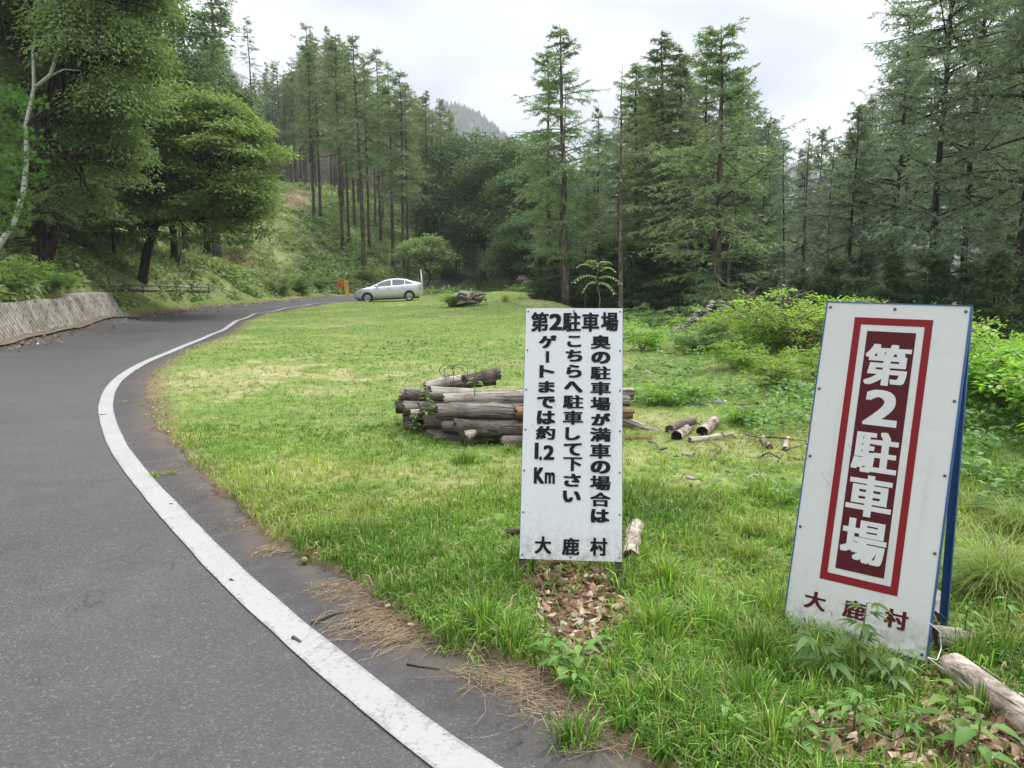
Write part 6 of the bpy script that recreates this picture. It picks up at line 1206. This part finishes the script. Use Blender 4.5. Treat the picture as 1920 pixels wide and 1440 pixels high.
# small single things on the road
def twig(pts, r_, label, name='twig', side=()):
    P = []; 
    for px, py in pts: q = G(px, py); q[2] = float(hroad(np.array([q[0]]), np.array([q[1]]))[0]) + r_ * 1.1; P.append(q)
    mb = MB(); tube(mb, P, np.linspace(r_, r_ * .5, len(P)), 6, bump=.1)
    return tag(mb.build(name, M_logb), label, name.replace('_', ' '))
twig([(596, 1169), (612, 1160), (632, 1152), (650, 1148), (685, 1147)], .005, 'crooked grey twig lying on the asphalt right of the white line'); twig([(664, 1172), (672, 1180), (680, 1187)], .004, 'short dark twig at the edge of the straw'); twig([(664, 1170), (690, 1163), (706, 1157)], .003, 'thin twig joining the short dark one'); twig([(584, 1171), (590, 1168), (594, 1172)], .006, 'dark crumb of bark at the left end of the crooked twig', 'bark_crumb')
twig([(763, 1247), (790, 1252), (825, 1256)], .0035, 'thin dark twig below the tuft of straw'); twig([(549, 1200), (556, 1203), (564, 1208)], .009, 'small grey cone lying on the white line', 'larch_cone'); twig([(432, 1090), (438, 1092)], .007, 'brown crumb on the white line above the cone', 'crumb'); twig([(318, 947), (326, 947)], .006, 'dark bark chip at the right border of the white line', 'bark_chip'); twig([(188, 779), (199, 778)], .008, 'dark chip across the white line at the bend', 'bark_chip'); twig([(980, 1312), (1000, 1314)], .006, 'brown stick piece in the straw at the asphalt edge', 'stick')
q = G(571, 1058); bm = bmesh.new(); bmesh.ops.create_uvsphere(bm, u_segments=16, v_segments=10, radius=.019); me = bpy.data.meshes.new('green_nut'); bm.to_mesh(me); bm.free(); me.materials.append(flat('green_husk', (.16, .21, .06), .6, .3, .3, 60)); ob = obj('green_nut', me); ob.location = (q[0], q[1], .022); tag(ob, 'round green nut lying on the asphalt by the grass edge', 'nut')
for f_ in me.polygons: f_.use_smooth = True

# ------------------------------------------------------------------ mountain beyond and the air between
MS = 2.2; mxs = np.linspace(-420, 900, 90); mys = np.linspace(0, 1, 26); XX, TT = np.meshgrid(mxs, mys); YY = 330 + TT * 260 + .0 * XX
pxs = XX / 420 * FPX * .9 + 960; rid = np.interp(XX / 430 * FPX + 960, [-600, 400, 700, 845, 905, 960, 1100, 1400, 1550, 1700, 2200], [340, 330, 300, 220, 240, 290, 350, 335, 322, 335, 350]); zr_ = CAMH + (HORIZ - rid) / FPX * 430
ZZ = -34 + (zr_ + 34) * smooth(0, .40, TT) * (1 - .3 * smooth(.42, 1, TT)) + 5 * (fbm(XX * .03, YY * .03, 3) - .5)
XX, YY, ZZ = XX * MS, YY * MS, CAMH + (ZZ - CAMH) * MS
mb = MB(); n_ = 90; ii, jj = np.meshgrid(np.arange(25), np.arange(89), indexing='ij'); k_ = ii * n_ + jj; mb.add(np.stack([XX, YY, ZZ], -1).reshape(-1, 3), None, np.stack([k_, k_ + 1, k_ + n_ + 1, k_ + n_], -1).reshape(-1, 4)); tag(mb.build('mountain', M_farfol), kind='structure')
g = rng(88); n = 26000; ti_ = g.uniform(.10, .50, n) * 25; xi_ = g.uniform(8, 80, n); a0 = ti_.astype(int); b0 = xi_.astype(int); fa, fb = ti_ - a0, xi_ - b0
def bil(A): return (A[a0, b0] * (1 - fb) + A[a0, b0 + 1] * fb) * (1 - fa) + (A[a0 + 1, b0] * (1 - fb) + A[a0 + 1, b0 + 1] * fb) * fa
cx_, cy_, cz_ = bil(XX), bil(YY), bil(ZZ); mb = MB(); hh = g.uniform(8, 14, n); K = 7; lay = 3; th = np.arange(K) * 2 * math.pi / K
for l in range(lay):
    z0_ = cz_ + hh * (.08 + .28 * l); rr_ = hh * (.24 - .06 * l); V = np.stack([np.stack([cx_ + rr_ * g.uniform(.6, 1.2, n) * math.cos(a), cy_ + rr_ * g.uniform(.6, 1.2, n) * math.sin(a), z0_ + g.uniform(-.5, .5, n)], -1) for a in th] + [np.stack([cx_, cy_, z0_ + hh * .45], -1)], 1)
    k = np.arange(n)[:, None] * (K + 1); mb.add(V.reshape(-1, 3), np.concatenate([np.c_[k + i, k + (i + 1) % K, k + K] for i in range(K)]), None, np.repeat(g.uniform(0, 1, n), K + 1))
tag(mb.build('distant_forest', M_farfol, None, False), 'hazy conifer forest covering the far mountain', None, None, 'stuff')
m, t, o = mat('haze_air'); pv = t.nodes.new('ShaderNodeVolumePrincipled'); pv.inputs['Color'].default_value = (.90, .95, 1.0, 1); pv.inputs['Density'].default_value = .00042; pv.inputs['Anisotropy'].default_value = .1; t.links.new(pv.outputs[0], o.inputs['Volume'])
mb = MB(); box(mb, (500, 560, 130), (3400, 1640, 560)); hz_ = mb.build('haze', m, None, False); tag(hz_, 'thin pale mist in the air over the valley', None, None, 'stuff')
